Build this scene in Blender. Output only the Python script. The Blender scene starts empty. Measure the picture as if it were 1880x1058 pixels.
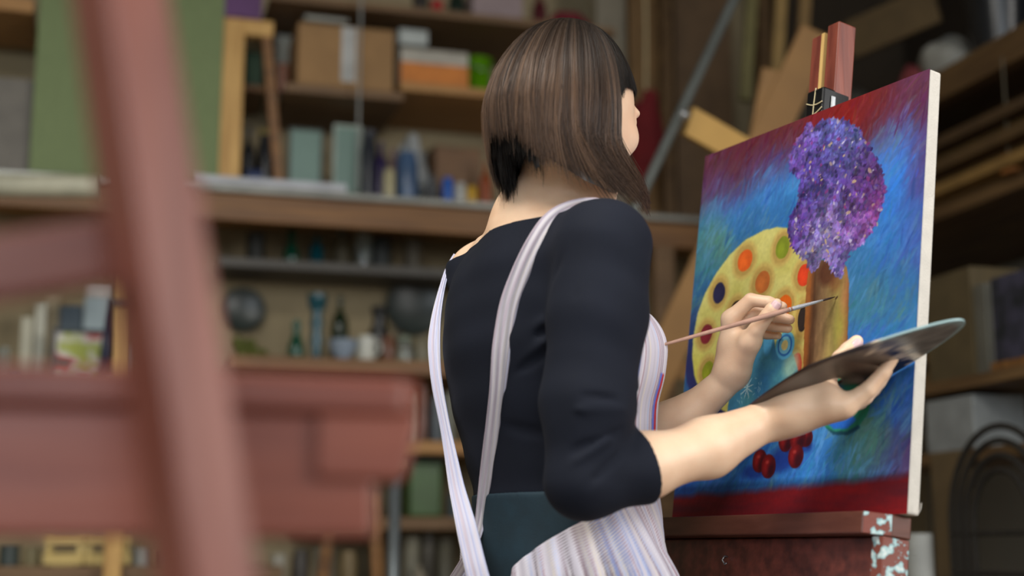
import bpy, bmesh, math, random
import numpy as np
from mathutils import Vector, Matrix

random.seed(7)
RNG = np.random.default_rng(11)
scene = bpy.context.scene
COL = scene.collection

# ------------------------------------------------------------------ camera
F_PX = 2611.0
YAW = math.radians(16.0)
PITCH = math.radians(10.4)
CAM = Vector((0.0, 0.0, 0.95))
FWD = Vector((math.sin(YAW) * math.cos(PITCH), math.cos(YAW) * math.cos(PITCH), math.sin(PITCH)))
RGT = Vector((math.cos(YAW), -math.sin(YAW), 0.0))
UPV = RGT.cross(FWD)
cam_data = bpy.data.cameras.new('camera')
cam_data.sensor_width = 36.0
cam_data.lens = 36.0 * F_PX / 1880.0
cam_data.clip_start = 0.05
cam_data.dof.use_dof = True
cam_data.dof.focus_distance = 2.02
cam_data.dof.aperture_fstop = 1.8
cam_data.dof.aperture_blades = 0
cam = bpy.data.objects.new('camera', cam_data)
COL.objects.link(cam)
R3 = Matrix((RGT, UPV, -FWD)).transposed()
cam.matrix_world = Matrix.Translation(CAM) @ R3.to_4x4()
scene.camera = cam

# ------------------------------------------------------------------ world, lights, exposure
scene.view_settings.view_transform = 'Standard'
scene.view_settings.look = 'None'
scene.view_settings.gamma = 1.0
scene.view_settings.exposure = 0.0
scene.view_settings.use_curve_mapping = False
world = bpy.data.worlds.new('daylight')
scene.world = world
world.use_nodes = True
world.node_tree.nodes['Background'].inputs[0].default_value = (0.75, 0.87, 1.0, 1)
world.node_tree.nodes['Background'].inputs[1].default_value = 1.0


def area(name, loc, target, sx, sy, power, color):
    l = bpy.data.lights.new(name, 'AREA')
    l.shape = 'RECTANGLE'
    l.size, l.size_y, l.energy, l.color = sx, sy, power, color
    o = bpy.data.objects.new(name, l)
    COL.objects.link(o)
    o.location = loc
    o.rotation_euler = (Vector(target) - Vector(loc)).to_track_quat('-Z', 'Z').to_euler()
    return o


# daylight entering by the windows in the right wall and in the wall behind the camera
area('window_light_side', (3.02, -0.8, 2.05), (0.0, 0.5, 1.6), 2.3, 1.5, 118, (1.0, 0.965, 0.92))
area('window_light_back', (-0.9, -2.48, 2.15), (0.2, 1.6, 1.2), 2.7, 1.4, 84, (0.86, 0.93, 1.0))
# ceiling lamp above the painter's left
LAMP = CAM + RGT * -0.80 + Vector((math.sin(YAW), math.cos(YAW), 0)) * 0.80
LAMP.z = 3.12
area('ceiling_lamp_light', LAMP, (LAMP.x, LAMP.y, 0), 1.5, 0.9, 84, (1.0, 0.97, 0.90))

# ------------------------------------------------------------------ helpers


def at(px, py, D):
    px, py, D = float(px), float(py), float(D)
    return CAM + D * (FWD + RGT * ((px - 940.0) / F_PX) - UPV * ((py - 529.0) / F_PX))


def on_y(px, py, Y):
    d = at(px, py, 1.0) - CAM
    return CAM + d * ((Y - CAM.y) / d.y)


def on_x(px, py, X):
    d = at(px, py, 1.0) - CAM
    return CAM + d * ((X - CAM.x) / d.x)


def lin(c):
    c = np.asarray(c, float) / 255.0
    return np.where(c <= 0.04045, c / 12.92, ((c + 0.055) / 1.055) ** 2.4)


def mat(name, rgb, rough=0.6, var=0.15, scale=12.0, metal=0.0, bump=0.0, stretch=(1, 1, 1), trans=0.0, spec=0.5, detail=4.0, rgb2=None, bscale=None):
    m = bpy.data.materials.new(name)
    m.use_nodes = True
    nt = m.node_tree
    b = nt.nodes['Principled BSDF']
    b.inputs['Roughness'].default_value = rough
    b.inputs['Metallic'].default_value = metal
    b.inputs['Specular IOR Level'].default_value = spec
    if trans:
        b.inputs['Transmission Weight'].default_value = trans
    tc = nt.nodes.new('ShaderNodeTexCoord')
    mp = nt.nodes.new('ShaderNodeMapping')
    mp.inputs['Scale'].default_value = stretch
    nz = nt.nodes.new('ShaderNodeTexNoise')
    nz.inputs['Scale'].default_value = scale
    nz.inputs['Detail'].default_value = detail
    nt.links.new(tc.outputs['Object'], mp.inputs[0])
    nt.links.new(mp.outputs[0], nz.inputs[0])
    rp = nt.nodes.new('ShaderNodeValToRGB')
    c = lin(rgb)
    c2 = lin(rgb2) if rgb2 is not None else np.clip(c * (1 + var), 0, 1)
    c1 = c if rgb2 is not None else c * (1 - var)
    rp.color_ramp.elements[0].position = 0.35
    rp.color_ramp.elements[1].position = 0.65
    rp.color_ramp.elements[0].color = (*c1, 1)
    rp.color_ramp.elements[1].color = (*c2, 1)
    nt.links.new(nz.outputs['Fac'], rp.inputs[0])
    nt.links.new(rp.outputs[0], b.inputs['Base Color'])
    if bump:
        bp = nt.nodes.new('ShaderNodeBump')
        bp.inputs['Strength'].default_value = bump
        bp.inputs['Distance'].default_value = 0.004
        if bscale:
            n2 = nt.nodes.new('ShaderNodeTexNoise')
            n2.inputs['Scale'].default_value = bscale
            nt.links.new(mp.outputs[0], n2.inputs[0])
            nt.links.new(n2.outputs['Fac'], bp.inputs['Height'])
        else:
            nt.links.new(nz.outputs['Fac'], bp.inputs['Height'])
        nt.links.new(bp.outputs[0], b.inputs['Normal'])
    return m


def wood(name, c1, c2, rough=0.5, axis=0, scale=9.0, spec=0.4):
    st = [9.0, 9.0, 9.0]
    st[axis] = 0.8
    return mat(name, c1, rough=rough, rgb2=c2, scale=scale, stretch=tuple(st), bump=0.15, spec=spec)


def tag(o, label=None, cat=None, group=None, kind=None):
    if label:
        o['label'] = label
    if cat:
        o['category'] = cat
    if group:
        o['group'] = group
    if kind:
        o['kind'] = kind
    return o


def thing(name, loc, label, cat, group=None):
    o = bpy.data.objects.new(name, None)
    COL.objects.link(o)
    o.location = loc
    o.empty_display_size = 0.05
    return tag(o, label, cat, group)


def link_mesh(name, me, material, parent=None, smooth=False, bevel=0.0):
    ob = bpy.data.objects.new(name, me)
    COL.objects.link(ob)
    for m in (material if isinstance(material, (list, tuple)) else [material]):
        me.materials.append(m)
    if smooth:
        me.polygons.foreach_set('use_smooth', np.ones(len(me.polygons), bool))
    if bevel:
        md = ob.modifiers.new('bevel', 'BEVEL')
        md.width = bevel
        md.segments = 2
        md.limit_method = 'ANGLE'
    if parent is not None:
        ob.parent = parent
        ob.location = -Vector(parent.location)      # parents are never rotated: keep world coordinates
    return ob


class MB:
    """Collects shapes and links them as one mesh object."""

    def __init__(self):
        self.v, self.f, self.mi = [], [], []

    def add(self, verts, faces, mi=0):
        n = len(self.v)
        self.v += [tuple(p) for p in verts]
        self.f += [tuple(i + n for i in f) for f in faces]
        self.mi += [mi] * len(faces)
        return self

    def box(self, lo, hi, mi=0):
        x0, y0, z0 = lo
        x1, y1, z1 = hi
        vs = [(x0, y0, z0), (x1, y0, z0), (x1, y1, z0), (x0, y1, z0), (x0, y0, z1), (x1, y0, z1), (x1, y1, z1), (x0, y1, z1)]
        return self.add(vs, [(0, 3, 2, 1), (4, 5, 6, 7), (0, 1, 5, 4), (1, 2, 6, 5), (2, 3, 7, 6), (3, 0, 4, 7)], mi)

    def obox(self, c, ax, ay, az, mi=0):
        """box with centre and three half-axis vectors"""
        c, ax, ay, az = map(Vector, (c, ax, ay, az))
        vs = [c + sx * ax + sy * ay + sz * az for sz in (-1, 1) for sx, sy in ((-1, -1), (1, -1), (1, 1), (-1, 1))]
        fs = [(0, 3, 2, 1), (4, 5, 6, 7), (0, 1, 5, 4), (1, 2, 6, 5), (2, 3, 7, 6), (3, 0, 4, 7)]
        if ax.cross(ay).dot(az) < 0:
            fs = [tuple(reversed(f)) for f in fs]
        return self.add(vs, fs, mi)

    def beam(self, p0, p1, w, h, side=(1, 0, 0), mi=0):
        p0, p1 = Vector(p0), Vector(p1)
        d = p1 - p0
        s = Vector(side)
        s = (s - d * (s.dot(d) / d.length_squared)).normalized()
        t = d.normalized().cross(s)
        return self.obox((p0 + p1) / 2, s * w / 2, t * h / 2, d / 2, mi)

    def prism(self, poly, o, ex, ey, ez, h, mi=0):
        """polygon in (ex,ey) extruded h along ez from o"""
        o, ex, ey, ez = map(Vector, (o, ex, ey, ez))
        n = len(poly)
        vs = [o + ex * a + ey * b for a, b in poly] + [o + ex * a + ey * b + ez * h for a, b in poly]
        fs = [tuple(range(n - 1, -1, -1)), tuple(range(n, 2 * n))] + [(i, (i + 1) % n, n + (i + 1) % n, n + i) for i in range(n)]
        return self.add(vs, fs, mi)

    def tube(self, pts, rad, n=12, mi=0, closed=False):
        pts = [Vector(p) for p in pts]
        if not hasattr(rad, '__len__'):
            rad = [rad] * len(pts)
        vs, fs = [], []
        ref = None
        for i, p in enumerate(pts):
            a = pts[max(i - 1, 0)]
            b = pts[min(i + 1, len(pts) - 1)]
            if closed:
                a, b = pts[i - 1], pts[(i + 1) % len(pts)]
            t = (b - a).normalized()
            if ref is None:
                ref = t.orthogonal().normalized()
            ref = (ref - t * ref.dot(t)).normalized()
            bi = t.cross(ref)
            for k in range(n):
                an = 2 * math.pi * k / n
                vs.append(p + (ref * math.cos(an) + bi * math.sin(an)) * rad[i])
        m = len(pts)
        for i in range(m if closed else m - 1):
            for k in range(n):
                j = (i + 1) % m
                fs.append((i * n + k, i * n + (k + 1) % n, j * n + (k + 1) % n, j * n + k))
        if not closed:
            fs.append(tuple(range(n - 1, -1, -1)))
            fs.append(tuple(range((m - 1) * n, m * n)))
        return self.add(vs, fs, mi)

    def lathe(self, prof, o, axis=(0, 0, 1), n=28, mi=0):
        o, ax = Vector(o), Vector(axis).normalized()
        rx = ax.orthogonal().normalized()
        ry = ax.cross(rx)
        vs, fs = [], []
        for r, h in prof:
            for k in range(n):
                an = 2 * math.pi * k / n
                vs.append(o + ax * h + (rx * math.cos(an) + ry * math.sin(an)) * r)
        for i in range(len(prof) - 1):
            for k in range(n):
                fs.append((i * n + k, i * n + (k + 1) % n, (i + 1) * n + (k + 1) % n, (i + 1) * n + k))
        if prof[0][0] > 1e-6:
            fs.append(tuple(range(n - 1, -1, -1)))
        if prof[-1][0] > 1e-6:
            fs.append(tuple(range((len(prof) - 1) * n, len(prof) * n)))
        return self.add(vs, fs, mi)

    def blob(self, c, r, seed=0, amp=0.25, n=24, mi=0, freq=3.0, flat=None):
        """crumpled closed lump (bags, cloth, foliage)"""
        rg = np.random.default_rng(seed)
        dirs = rg.normal(size=(10, 3))
        ph = rg.uniform(0, 6.28, 10)
        vs, fs = [], []
        c = Vector(c)
        m = n // 2
        for i in range(m + 1):
            th = math.pi * i / m
            for k in range(n):
                an = 2 * math.pi * k / n
                d = np.array([math.sin(th) * math.cos(an), math.sin(th) * math.sin(an), math.cos(th)])
                s = 1 + amp * float(np.mean(np.sin(freq * dirs @ d + ph)) * 2.2)
                p = d * s * np.array(r)
                if flat is not None:
                    p[2] = max(p[2], flat)
                vs.append(c + Vector(p))
        for i in range(m):
            for k in range(n):
                fs.append((i * n + k, (i + 1) * n + k, (i + 1) * n + (k + 1) % n, i * n + (k + 1) % n))
        return self.add(vs, fs, mi)

    def build(self, name, material, parent=None, smooth=False, bevel=0.0):
        me = bpy.data.meshes.new(name)
        me.from_pydata(self.v, [], self.f)
        if any(self.mi):
            me.polygons.foreach_set('material_index', self.mi)
        me.validate()
        me.update()
        ob = link_mesh(name, me, material, parent, smooth, bevel)
        return ob


def auto_smooth(ob, ang=40):
    me = ob.data
    me.polygons.foreach_set('use_smooth', np.ones(len(me.polygons), bool))
    try:
        me.set_sharp_from_angle(angle=math.radians(ang))
    except Exception:
        pass
    return ob


def one(mb, name, material, label, cat, group=None, smooth=False, bevel=0.0, kind=None):
    """a thing that is a single mesh, its origin at its base"""
    vs = np.array(mb.v)
    o = Vector((*(vs.min(0) + vs.max(0))[:2] / 2, vs[:, 2].min()))
    mb.v = [tuple(Vector(p) - o) for p in mb.v]
    ob = mb.build(name, material, None, False, bevel)
    if smooth:
        auto_smooth(ob)
    ob.location = o
    return tag(ob, label, cat, group, kind)


def struct(mb, name, material, bevel=0.0):
    return tag(mb.build(name, material, None, False, bevel), kind='structure')


# ------------------------------------------------------------------ room shell (X along the far wall, Y away)
X0, X1, Y0, Y1, ZC = -2.6, 3.0, -2.5, 4.78, 3.3
M_plaster = mat('tan_plaster', (150, 135, 105), 0.9, 0.12, 3, bump=0.2)
M_plaster2 = mat('grey_plaster', (150, 147, 138), 0.9, 0.08, 3, bump=0.2)
M_floor = mat('worn_concrete', (118, 108, 96), 0.75, 0.2, 4, bump=0.3)
M_ceil = mat('dusty_ceiling', (110, 102, 90), 0.9, 0.1, 3)
M_white = mat('white_window_paint', (215, 215, 210), 0.5, 0.04)
T = 0.12
struct(MB().box((X0 - T, Y0 - T, -0.1), (X1 + T, Y1 + T, 0)), 'floor', M_floor)
struct(MB().box((X0 - T, Y0 - T, ZC), (X1 + T, Y1 + T, ZC + 0.1)), 'ceiling', M_ceil)
struct(MB().box((X0 - T, Y1, 0), (X1 + T, Y1 + T, ZC)), 'wall_back', M_plaster)
struct(MB().box((X0 - T, Y0, 0), (X0, Y1, ZC)), 'wall_left', M_plaster2)
w = MB()                                                     # right wall with a window opening
wy0, wy1, wz0, wz1 = -2.0, 0.5, 1.2, 2.9
w.box((X1, Y0, 0), (X1 + T, wy0, ZC)).box((X1, wy1, 0), (X1 + T, Y1, ZC))
w.box((X1, wy0, 0), (X1 + T, wy1, wz0)).box((X1, wy0, wz1), (X1 + T, wy1, ZC))
struct(w, 'wall_right', M_plaster2)
w = MB()
vx0, vx1, vz0, vz1 = -2.3, 0.5, 1.4, 2.9
w.box((X0, Y0 - T, 0), (vx0, Y0, ZC)).box((vx1, Y0 - T, 0), (X1, Y0, ZC))
w.box((vx0, Y0 - T, 0), (vx1, Y0, vz0)).box((vx0, Y0 - T, vz1), (vx1, Y0, ZC))
struct(w, 'wall_front', M_plaster2)
f = MB()
for (a, b, c, d) in ((wy0, wy1, wz0, wz0 + 0.05), (wy0, wy1, wz1 - 0.05, wz1), (wy0, wy0 + 0.05, wz0, wz1), (wy1 - 0.05, wy1, wz0, wz1)):
    f.box((X1 + 0.05, a, c), (X1 + 0.1, b, d))
struct(f, 'window_1', M_white)
f = MB()
for (a, b, c, d) in ((vx0, vx1, vz0, vz0 + 0.05), (vx0, vx1, vz1 - 0.05, vz1), (vx0, vx0 + 0.05, vz0, vz1), (vx1 - 0.05, vx1, vz0, vz1)):
    f.box((a, Y0 - 0.1, c), (b, Y0 - 0.05, d))
struct(f, 'window_2', M_white)

t_l = thing('ceiling_lamp', (LAMP.x, LAMP.y, 3.3), 'wide white ceiling lamp above the painter, outside the picture', 'lamp')
MB().box((LAMP.x - 0.8, LAMP.y - 0.5, 3.14), (LAMP.x + 0.8, LAMP.y + 0.5, 3.298)).build('housing', M_white, t_l, False, 0.01)

# ------------------------------------------------------------------ the canvas on the easel
FH = Vector((math.sin(YAW), math.cos(YAW), 0))


def vw(x, y, z):
    return RGT * x + FH * y + Vector((0, 0, CAM.z + z))


_yw, LEAN = math.radians(-60.68), math.radians(7.9)
CU = (RGT * math.cos(_yw) + FH * math.sin(_yw)).normalized()           # along the canvas, towards its near edge
CN0 = (RGT * math.sin(_yw) - FH * math.cos(_yw)).normalized()
CV = (Vector((0, 0, 1)) * math.cos(LEAN) - CN0 * math.sin(LEAN)).normalized()   # up the leaning canvas
CN = CU.cross(CV)                                                       # out of the painted face
CW, CH = 0.5, 0.6
CO = vw(0.492, 1.792, 0.043) - CU * CW                                  # bottom far corner of the painted face


def cv(s, t, n=0.0):
    return CO + CU * s + CV * t + CN * n


def px_st(px, py):
    d = at(px, py, 1.0) - CAM
    k = (CO - CAM).dot(CN) / d.dot(CN)
    p = CAM + d * k - CO
    return p.dot(CU), p.dot(CV)


def vnoise(x, y, seed=0):
    """smooth 2-D value noise, arrays"""
    tab = np.random.default_rng(seed).random((64, 64))
    xi, yi = np.floor(x).astype(int), np.floor(y).astype(int)
    fx, fy = x - xi, y - yi
    fx, fy = fx * fx * (3 - 2 * fx), fy * fy * (3 - 2 * fy)
    a, b = tab[yi % 64, xi % 64], tab[yi % 64, (xi + 1) % 64]
    c, d = tab[(yi + 1) % 64, xi % 64], tab[(yi + 1) % 64, (xi + 1) % 64]
    return (a * (1 - fx) + b * fx) * (1 - fy) + (c * (1 - fx) + d * fx) * fy


def fbm(x, y, seed=0, o=4):
    return sum(vnoise(x * 2 ** i, y * 2 ** i, seed + i) * 0.5 ** i for i in range(o)) / (2 - 0.5 ** (o - 1))


PNX, PNY = 455, 546
S_, T_ = np.meshgrid(np.linspace(0, CW, PNX), np.linspace(0, CH, PNY))
IMG = np.zeros((PNY, PNX, 3))
HGT = np.zeros((PNY, PNX))
CELL = CW / (PNX - 1)


def in_poly(poly):
    P = np.array([px_st(*p) for p in poly])
    m = np.zeros(S_.shape, bool)
    n = len(P)
    for i in range(n):
        (x1, y1), (x2, y2) = P[i], P[(i + 1) % n]
        c = ((y1 > T_) != (y2 > T_))
        with np.errstate(divide='ignore', invalid='ignore'):
            m ^= c & (S_ < (x2 - x1) * (T_ - y1) / (y2 - y1 + 1e-12) + x1)
    return m


def soft(m, k=2):
    a = m.astype(float)
    for _ in range(k):
        a = (a + np.roll(a, 1, 0) + np.roll(a, -1, 0) + np.roll(a, 1, 1) + np.roll(a, -1, 1)) / 5
    return a


def lay(mask, colr):
    IMG[:] = IMG * (1 - mask[..., None]) + np.asarray(colr, float) * mask[..., None]


def ell(px, py, rx, ry, grow=1.0, edge=0.12):
    """ellipse given as it looks in the photo, returned on the canvas"""
    c = px_st(px, py)
    a = abs(px_st(px + rx, py)[0] - px_st(px - rx, py)[0]) / 2 * grow
    b = abs(px_st(px, py - ry)[1] - px_st(px, py + ry)[1]) / 2 * grow
    wob = (fbm(S_ * 60, T_ * 60, int(px) % 50) - 0.5) * 0.16
    d = np.hypot((S_ - c[0]) / a, (T_ - c[1]) / b) + wob
    return np.clip((1 - d) / edge + 0.5, 0, 1)


def dab(s, t, a, b, ang, colr, alpha=1.0, h=0.0):
    """one brush mark: a soft ellipse"""
    r = max(a, b) * 1.1
    i0, i1 = int(max((t - r) / CELL, 0)), int(min((t + r) / CELL + 2, PNY))
    j0, j1 = int(max((s - r) / CELL, 0)), int(min((s + r) / CELL + 2, PNX))
    if i0 >= i1 or j0 >= j1:
        return
    ds, dt = S_[i0:i1, j0:j1] - s, T_[i0:i1, j0:j1] - t
    ca, sa = math.cos(ang), math.sin(ang)
    d = np.hypot((ds * ca + dt * sa) / a, (-ds * sa + dt * ca) / b)
    m = np.clip((1 - d) * 3, 0, 1) * alpha
    IMG[i0:i1, j0:j1] = IMG[i0:i1, j0:j1] * (1 - m[..., None]) + np.asarray(colr, float) * m[..., None]
    if h:
        HGT[i0:i1, j0:j1] = HGT[i0:i1, j0:j1] * (1 - m * 0.7) + h * m


FIELD = [(1295, 320, 108, 48, 72), (1300, 350, 92, 58, 100), (1350, 315, 112, 44, 62), (1340, 352, 78, 78, 135), (1400, 272, 112, 38, 56),
         (1395, 315, 86, 66, 112), (1450, 255, 122, 42, 50), (1500, 232, 142, 30, 36), (1560, 215, 152, 26, 28), (1600, 205, 140, 30, 34),
         (1640, 190, 118, 38, 56), (1690, 160, 112, 52, 90), (1705, 200, 108, 48, 84), (1690, 260, 88, 60, 110), (1640, 225, 100, 56, 96),
         (1600, 232, 110, 40, 60), (1450, 290, 78, 80, 140), (1425, 300, 90, 62, 108), (1695, 330, 76, 74, 140), (1698, 420, 66, 84, 158),
         (1300, 400, 58, 122, 160), (1340, 392, 58, 120, 188), (1400, 345, 55, 130, 205), (1440, 325, 60, 140, 212), (1430, 400, 50, 110, 172),
         (1380, 425, 50, 106, 160), (1290, 470, 62, 116, 132), (1312, 430, 84, 128, 112), (1280, 540, 44, 92, 134), (1262, 640, 40, 80, 122),
         (1255, 720, 42, 84, 138), (1620, 262, 66, 124, 206), (1655, 262, 72, 118, 205), (1650, 300, 58, 130, 226), (1640, 352, 50, 120, 208),
         (1668, 420, 58, 110, 190), (1620, 440, 54, 118, 190), (1590, 500, 52, 112, 160), (1640, 520, 52, 108, 164), (1600, 560, 62, 122, 146),
         (1650, 600, 50, 112, 165), (1600, 620, 46, 102, 172), (1640, 700, 46, 96, 168), (1665, 760, 44, 84, 150), (1600, 820, 76, 118, 104),
         (1570, 850, 60, 110, 124), (1500, 860, 46, 102, 162), (1440, 890, 42, 98, 162), (1350, 885, 42, 94, 158), (1300, 880, 46, 96, 156),
         (1250, 890, 38, 80, 156), (1650, 830, 70, 74, 120), (1660, 860, 84, 58, 96), (1620, 868, 58, 82, 128), (1520, 700, 50, 110, 165), (1330, 840, 46, 96, 150),
         (1300, 800, 48, 100, 158), (1480, 780, 50, 105, 160)]
_P = np.array([px_st(a, b) for a, b, *_ in FIELD])
_C = np.array([c[2:] for c in FIELD], float)
_C = np.where(_C[:, :1] > _C[:, 1:2] * 1.8, _C * (0.84, 0.9, 0.84), _C)


def field(s, t, sg=0.021):
    s, t = np.atleast_1d(s), np.atleast_1d(t)
    d2 = (s[..., None] - _P[:, 0]) ** 2 + (t[..., None] - _P[:, 1]) ** 2
    d2 = d2 - d2.min(-1, keepdims=True)
    w_ = np.exp(-d2 / (2 * sg * sg))
    return (w_ @ _C) / w_.sum(-1)[..., None]


wx = (fbm(S_ * 22, T_ * 22, 5) - 0.5) * 0.045
wy = (fbm(S_ * 22, T_ * 22, 9) - 0.5) * 0.045
IMG[:] = field(S_ + wx, T_ + wy)
PG = np.clip((fbm(S_ * 34, T_ * 26, 81, 3) - 0.55) * 5, 0, 1)
PL = np.clip((fbm(S_ * 30, T_ * 24, 91, 3) - 0.55) * 5, 0, 1)
for k in range(4600):                                        # loose diagonal brushwork of the background
    s, t = RNG.uniform(0, CW), RNG.uniform(0, CH)
    c = field(s + RNG.normal() * 0.010, t + RNG.normal() * 0.010)[0]
    c = c + RNG.normal(size=3) * (5, 8, 9) + RNG.normal() * 9
    if c[2] > 112 and c[1] > 66:
        gi, gj = int(t / CELL), int(s / CELL)
        a_, b_ = PG[gi, gj], PL[gi, gj]
        c = c * (1 - 0.55 * a_) + np.array([96, 128, 100]) * 0.55 * a_
        c = c * (1 - 0.45 * b_) + np.array([92, 150, 214]) * 0.45 * b_
    dab(s, t, RNG.uniform(0.006, 0.024), RNG.uniform(0.0012, 0.0045), RNG.normal(1.0, 0.35), np.clip(c, 0, 255), RNG.uniform(0.25, 0.6), RNG.uniform(-1, 1))
# dark red band along the bottom, sloping very slightly
band = np.array([px_st(*p)[1] for p in ((1240, 912), (1330, 907), (1420, 898), (1520, 888), (1600, 880), (1660, 876))])
bs = np.array([px_st(*p)[0] for p in ((1240, 912), (1330, 907), (1420, 898), (1520, 888), (1600, 880), (1660, 876))])
edge_t = np.interp(S_, bs, band) + (fbm(S_ * 30, T_ * 8, 3) - 0.5) * 0.01
m = np.clip((edge_t - T_) / 0.012 + 0.5, 0, 1)
redn = fbm(S_ * 10, T_ * 60, 21)[..., None]
lay(m, np.array([84, 26, 42]) * (1 - redn) + np.array([158, 20, 24]) * redn)
# painted palette
PAL = [(1425, 417), (1452, 420), (1485, 432), (1500, 470), (1500, 760), (1380, 790), (1300, 735), (1283, 712), (1275, 690), (1271, 655), (1273, 620), (1281, 575),
       (1295, 538), (1315, 502), (1340, 468), (1370, 440), (1400, 424)]
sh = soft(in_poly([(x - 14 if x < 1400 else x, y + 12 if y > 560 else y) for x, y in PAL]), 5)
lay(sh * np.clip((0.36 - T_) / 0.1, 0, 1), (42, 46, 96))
pm = soft(in_poly(PAL), 2)
n1 = fbm(S_ * 26, T_ * 26, 31)[..., None]
lay(pm, np.array([190, 180, 92]) * (1 - n1) + np.array([214, 206, 128]) * n1)
gm = pm * np.clip((0.30 - T_) / 0.2, 0, 1) * np.clip((0.13 - S_) / 0.1, 0, 1)
lay(gm, (214, 205, 52))
for (x, y, rx, ry, c) in [(1437, 455, 12, 20, (122, 134, 36)), (1368, 478, 13, 20, (214, 92, 32)), (1400, 518, 13, 20, (178, 98, 44)),
                          (1320, 538, 11, 19, (38, 34, 66)), (1477, 505, 13, 20, (206, 62, 30)), (1440, 562, 13, 20, (216, 98, 22)),
                          (1297, 614, 11, 18, (122, 36, 46)), (1300, 682, 11, 18, (132, 138, 36)), (1352, 570, 11, 18, (60, 40, 30)),
                          (1474, 585, 9, 24, (44, 34, 32)), (1462, 672, 10, 24, (188, 62, 42)), (1372, 640, 11, 18, (150, 60, 40))]:
    lay(ell(x - 1, y, rx, ry, 1.75, 0.22) * pm * 0.85, (196, 166, 92))
    lay(ell(x - 1, y, rx, ry, 1.4, 0.15) * pm * 0.6, (168, 134, 70))
    lay(ell(x, y, rx, ry, 1.0, 0.12), c)
    lay(ell(x - 3, y + 4, rx * 0.5, ry * 0.6, 1.0, 0.9) * 0.5, np.clip(np.array(c) * 1.25, 0, 255))
# blue teapot with a looped handle, white blossom on its belly
pot = soft(in_poly([(1405, 610), (1412, 600), (1420, 610), (1424, 640), (1432, 650), (1455, 648), (1462, 668), (1470, 700), (1468, 740), (1440, 790), (1345, 800),
                    (1335, 760), (1340, 720), (1360, 680), (1385, 650), (1400, 630)]), 2)
n2 = fbm(S_ * 30, T_ * 40, 41)[..., None]
lay(pot, np.array([52, 112, 165]) * (1 - n2) + np.array([92, 160, 160]) * n2)
lay(ell(1452, 672, 14, 26, 1, 0.8) * 0.7, (170, 200, 170))
for (r1, c) in ((1.0, (96, 178, 214)), (0.78, (52, 112, 180)), (0.62, (120, 190, 214)), (0.36, (222, 202, 132))):
    lay(ell(1441, 634, 17, 26, r1, 0.1), c)
lay(ell(1410, 628, 8, 26, 1.0, 0.3), (84, 162, 208))
fc = px_st(1372, 712)
for k in range(9):
    an = 2 * math.pi * k / 9 + 0.2
    dab(fc[0] + math.cos(an) * 0.007, fc[1] + math.sin(an) * 0.009, 0.010, 0.0011, an, (205, 222, 220), 0.75, 2)
for k in range(26):
    q = px_st(RNG.uniform(1350, 1400), RNG.uniform(695, 745))
    dab(q[0], q[1], 0.0035, 0.0009, RNG.uniform(0, 3), (170, 205, 210), 0.6, 1)
# tall brown vase
VASE = [(1484, 500), (1492, 486), (1505, 478), (1545, 478), (1555, 492), (1559, 520), (1556, 640), (1552, 700), (1540, 770), (1478, 770), (1474, 700), (1477, 600), (1480, 530)]
vm = soft(in_poly(VASE), 1)
s0, s1 = px_st(1478, 600)[0], px_st(1558, 600)[0]
uu = np.clip((S_ - s0) / (s1 - s0), 0, 1)
st_ = fbm(S_ * 90, T_ * 14, 51) - 0.5
rr = np.interp(uu + st_ * 0.10, [0, 0.08, 0.16, 0.28, 0.42, 0.6, 0.72, 0.88, 0.96, 1], [150, 138, 84, 112, 128, 142, 150, 168, 140, 96])
gg = np.interp(uu + st_ * 0.10, [0, 0.08, 0.16, 0.28, 0.42, 0.6, 0.72, 0.88, 0.96, 1], [92, 80, 54, 84, 100, 122, 132, 118, 88, 62])
bb = np.interp(uu + st_ * 0.10, [0, 0.08, 0.16, 0.28, 0.42, 0.6, 0.72, 0.88, 0.96, 1], [44, 38, 34, 58, 66, 70, 72, 72, 54, 52])
lay(vm, np.stack([rr, gg, bb], -1) * (1 + st_[..., None] * 0.35))
q = px_st(1543, 600)
lay(np.clip(1 - np.hypot((S_ - q[0]) / 0.018, (T_ - q[1]) / 0.04), 0, 1) * vm * 0.8, (150, 148, 60))
lay(ell(1520, 500, 18, 24, 1, 0.6) * vm * 0.85, (82, 44, 28))
lay(ell(1534, 520, 10, 16, 1, 0.9) * vm * 0.6, (120, 70, 40))
# green glass base and its blue inside
gb = soft(in_poly([(1480, 700), (1605, 690), (1604, 725), (1594, 758), (1575, 786), (1555, 797), (1530, 796), (1516, 786), (1500, 760)]), 1)
lay(gb, np.array([28, 96, 88]) * (1 - n2) + np.array([38, 124, 84]) * n2)
lay(soft(in_poly([(1512, 772), (1535, 760), (1565, 762), (1572, 772), (1555, 788), (1530, 788)]), 3), (34, 92, 178))
lay(soft(in_poly([(1516, 784), (1530, 792), (1556, 792), (1576, 780), (1580, 786), (1558, 799), (1530, 799)]), 2) * 0.9, (18, 58, 78))
# cherries and their blue shadows
for (x, y, rx, ry) in ((1388, 866, 24, 13), (1428, 852, 26, 16), (1440, 838, 22, 18), (1475, 822, 16, 10)):
    lay(ell(x, y, rx, ry, 1, 0.7) * 0.85, (24, 50, 122))
for (x, y, rx, ry) in ((1480, 804, 12, 17), (1443, 810, 13, 20), (1465, 806, 15, 19), (1461, 838, 14, 22), (1395, 847, 13, 22), (1411, 857, 13, 22)):
    lay(ell(x, y, rx, ry, 1, 0.12), (72, 12, 20))
    lay(ell(x - 3, y - 3, rx * 0.6, ry * 0.7, 1, 1.0) * 0.85, (132, 26, 28))
    lay(ell(x + 4, y + 6, rx * 0.5, ry * 0.6, 1, 1.0) * 0.7, (36, 8, 22))
    lay(ell(x - 2, y - 8, 3, 3, 1, 1.0) * 0.5, (176, 76, 68))
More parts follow.
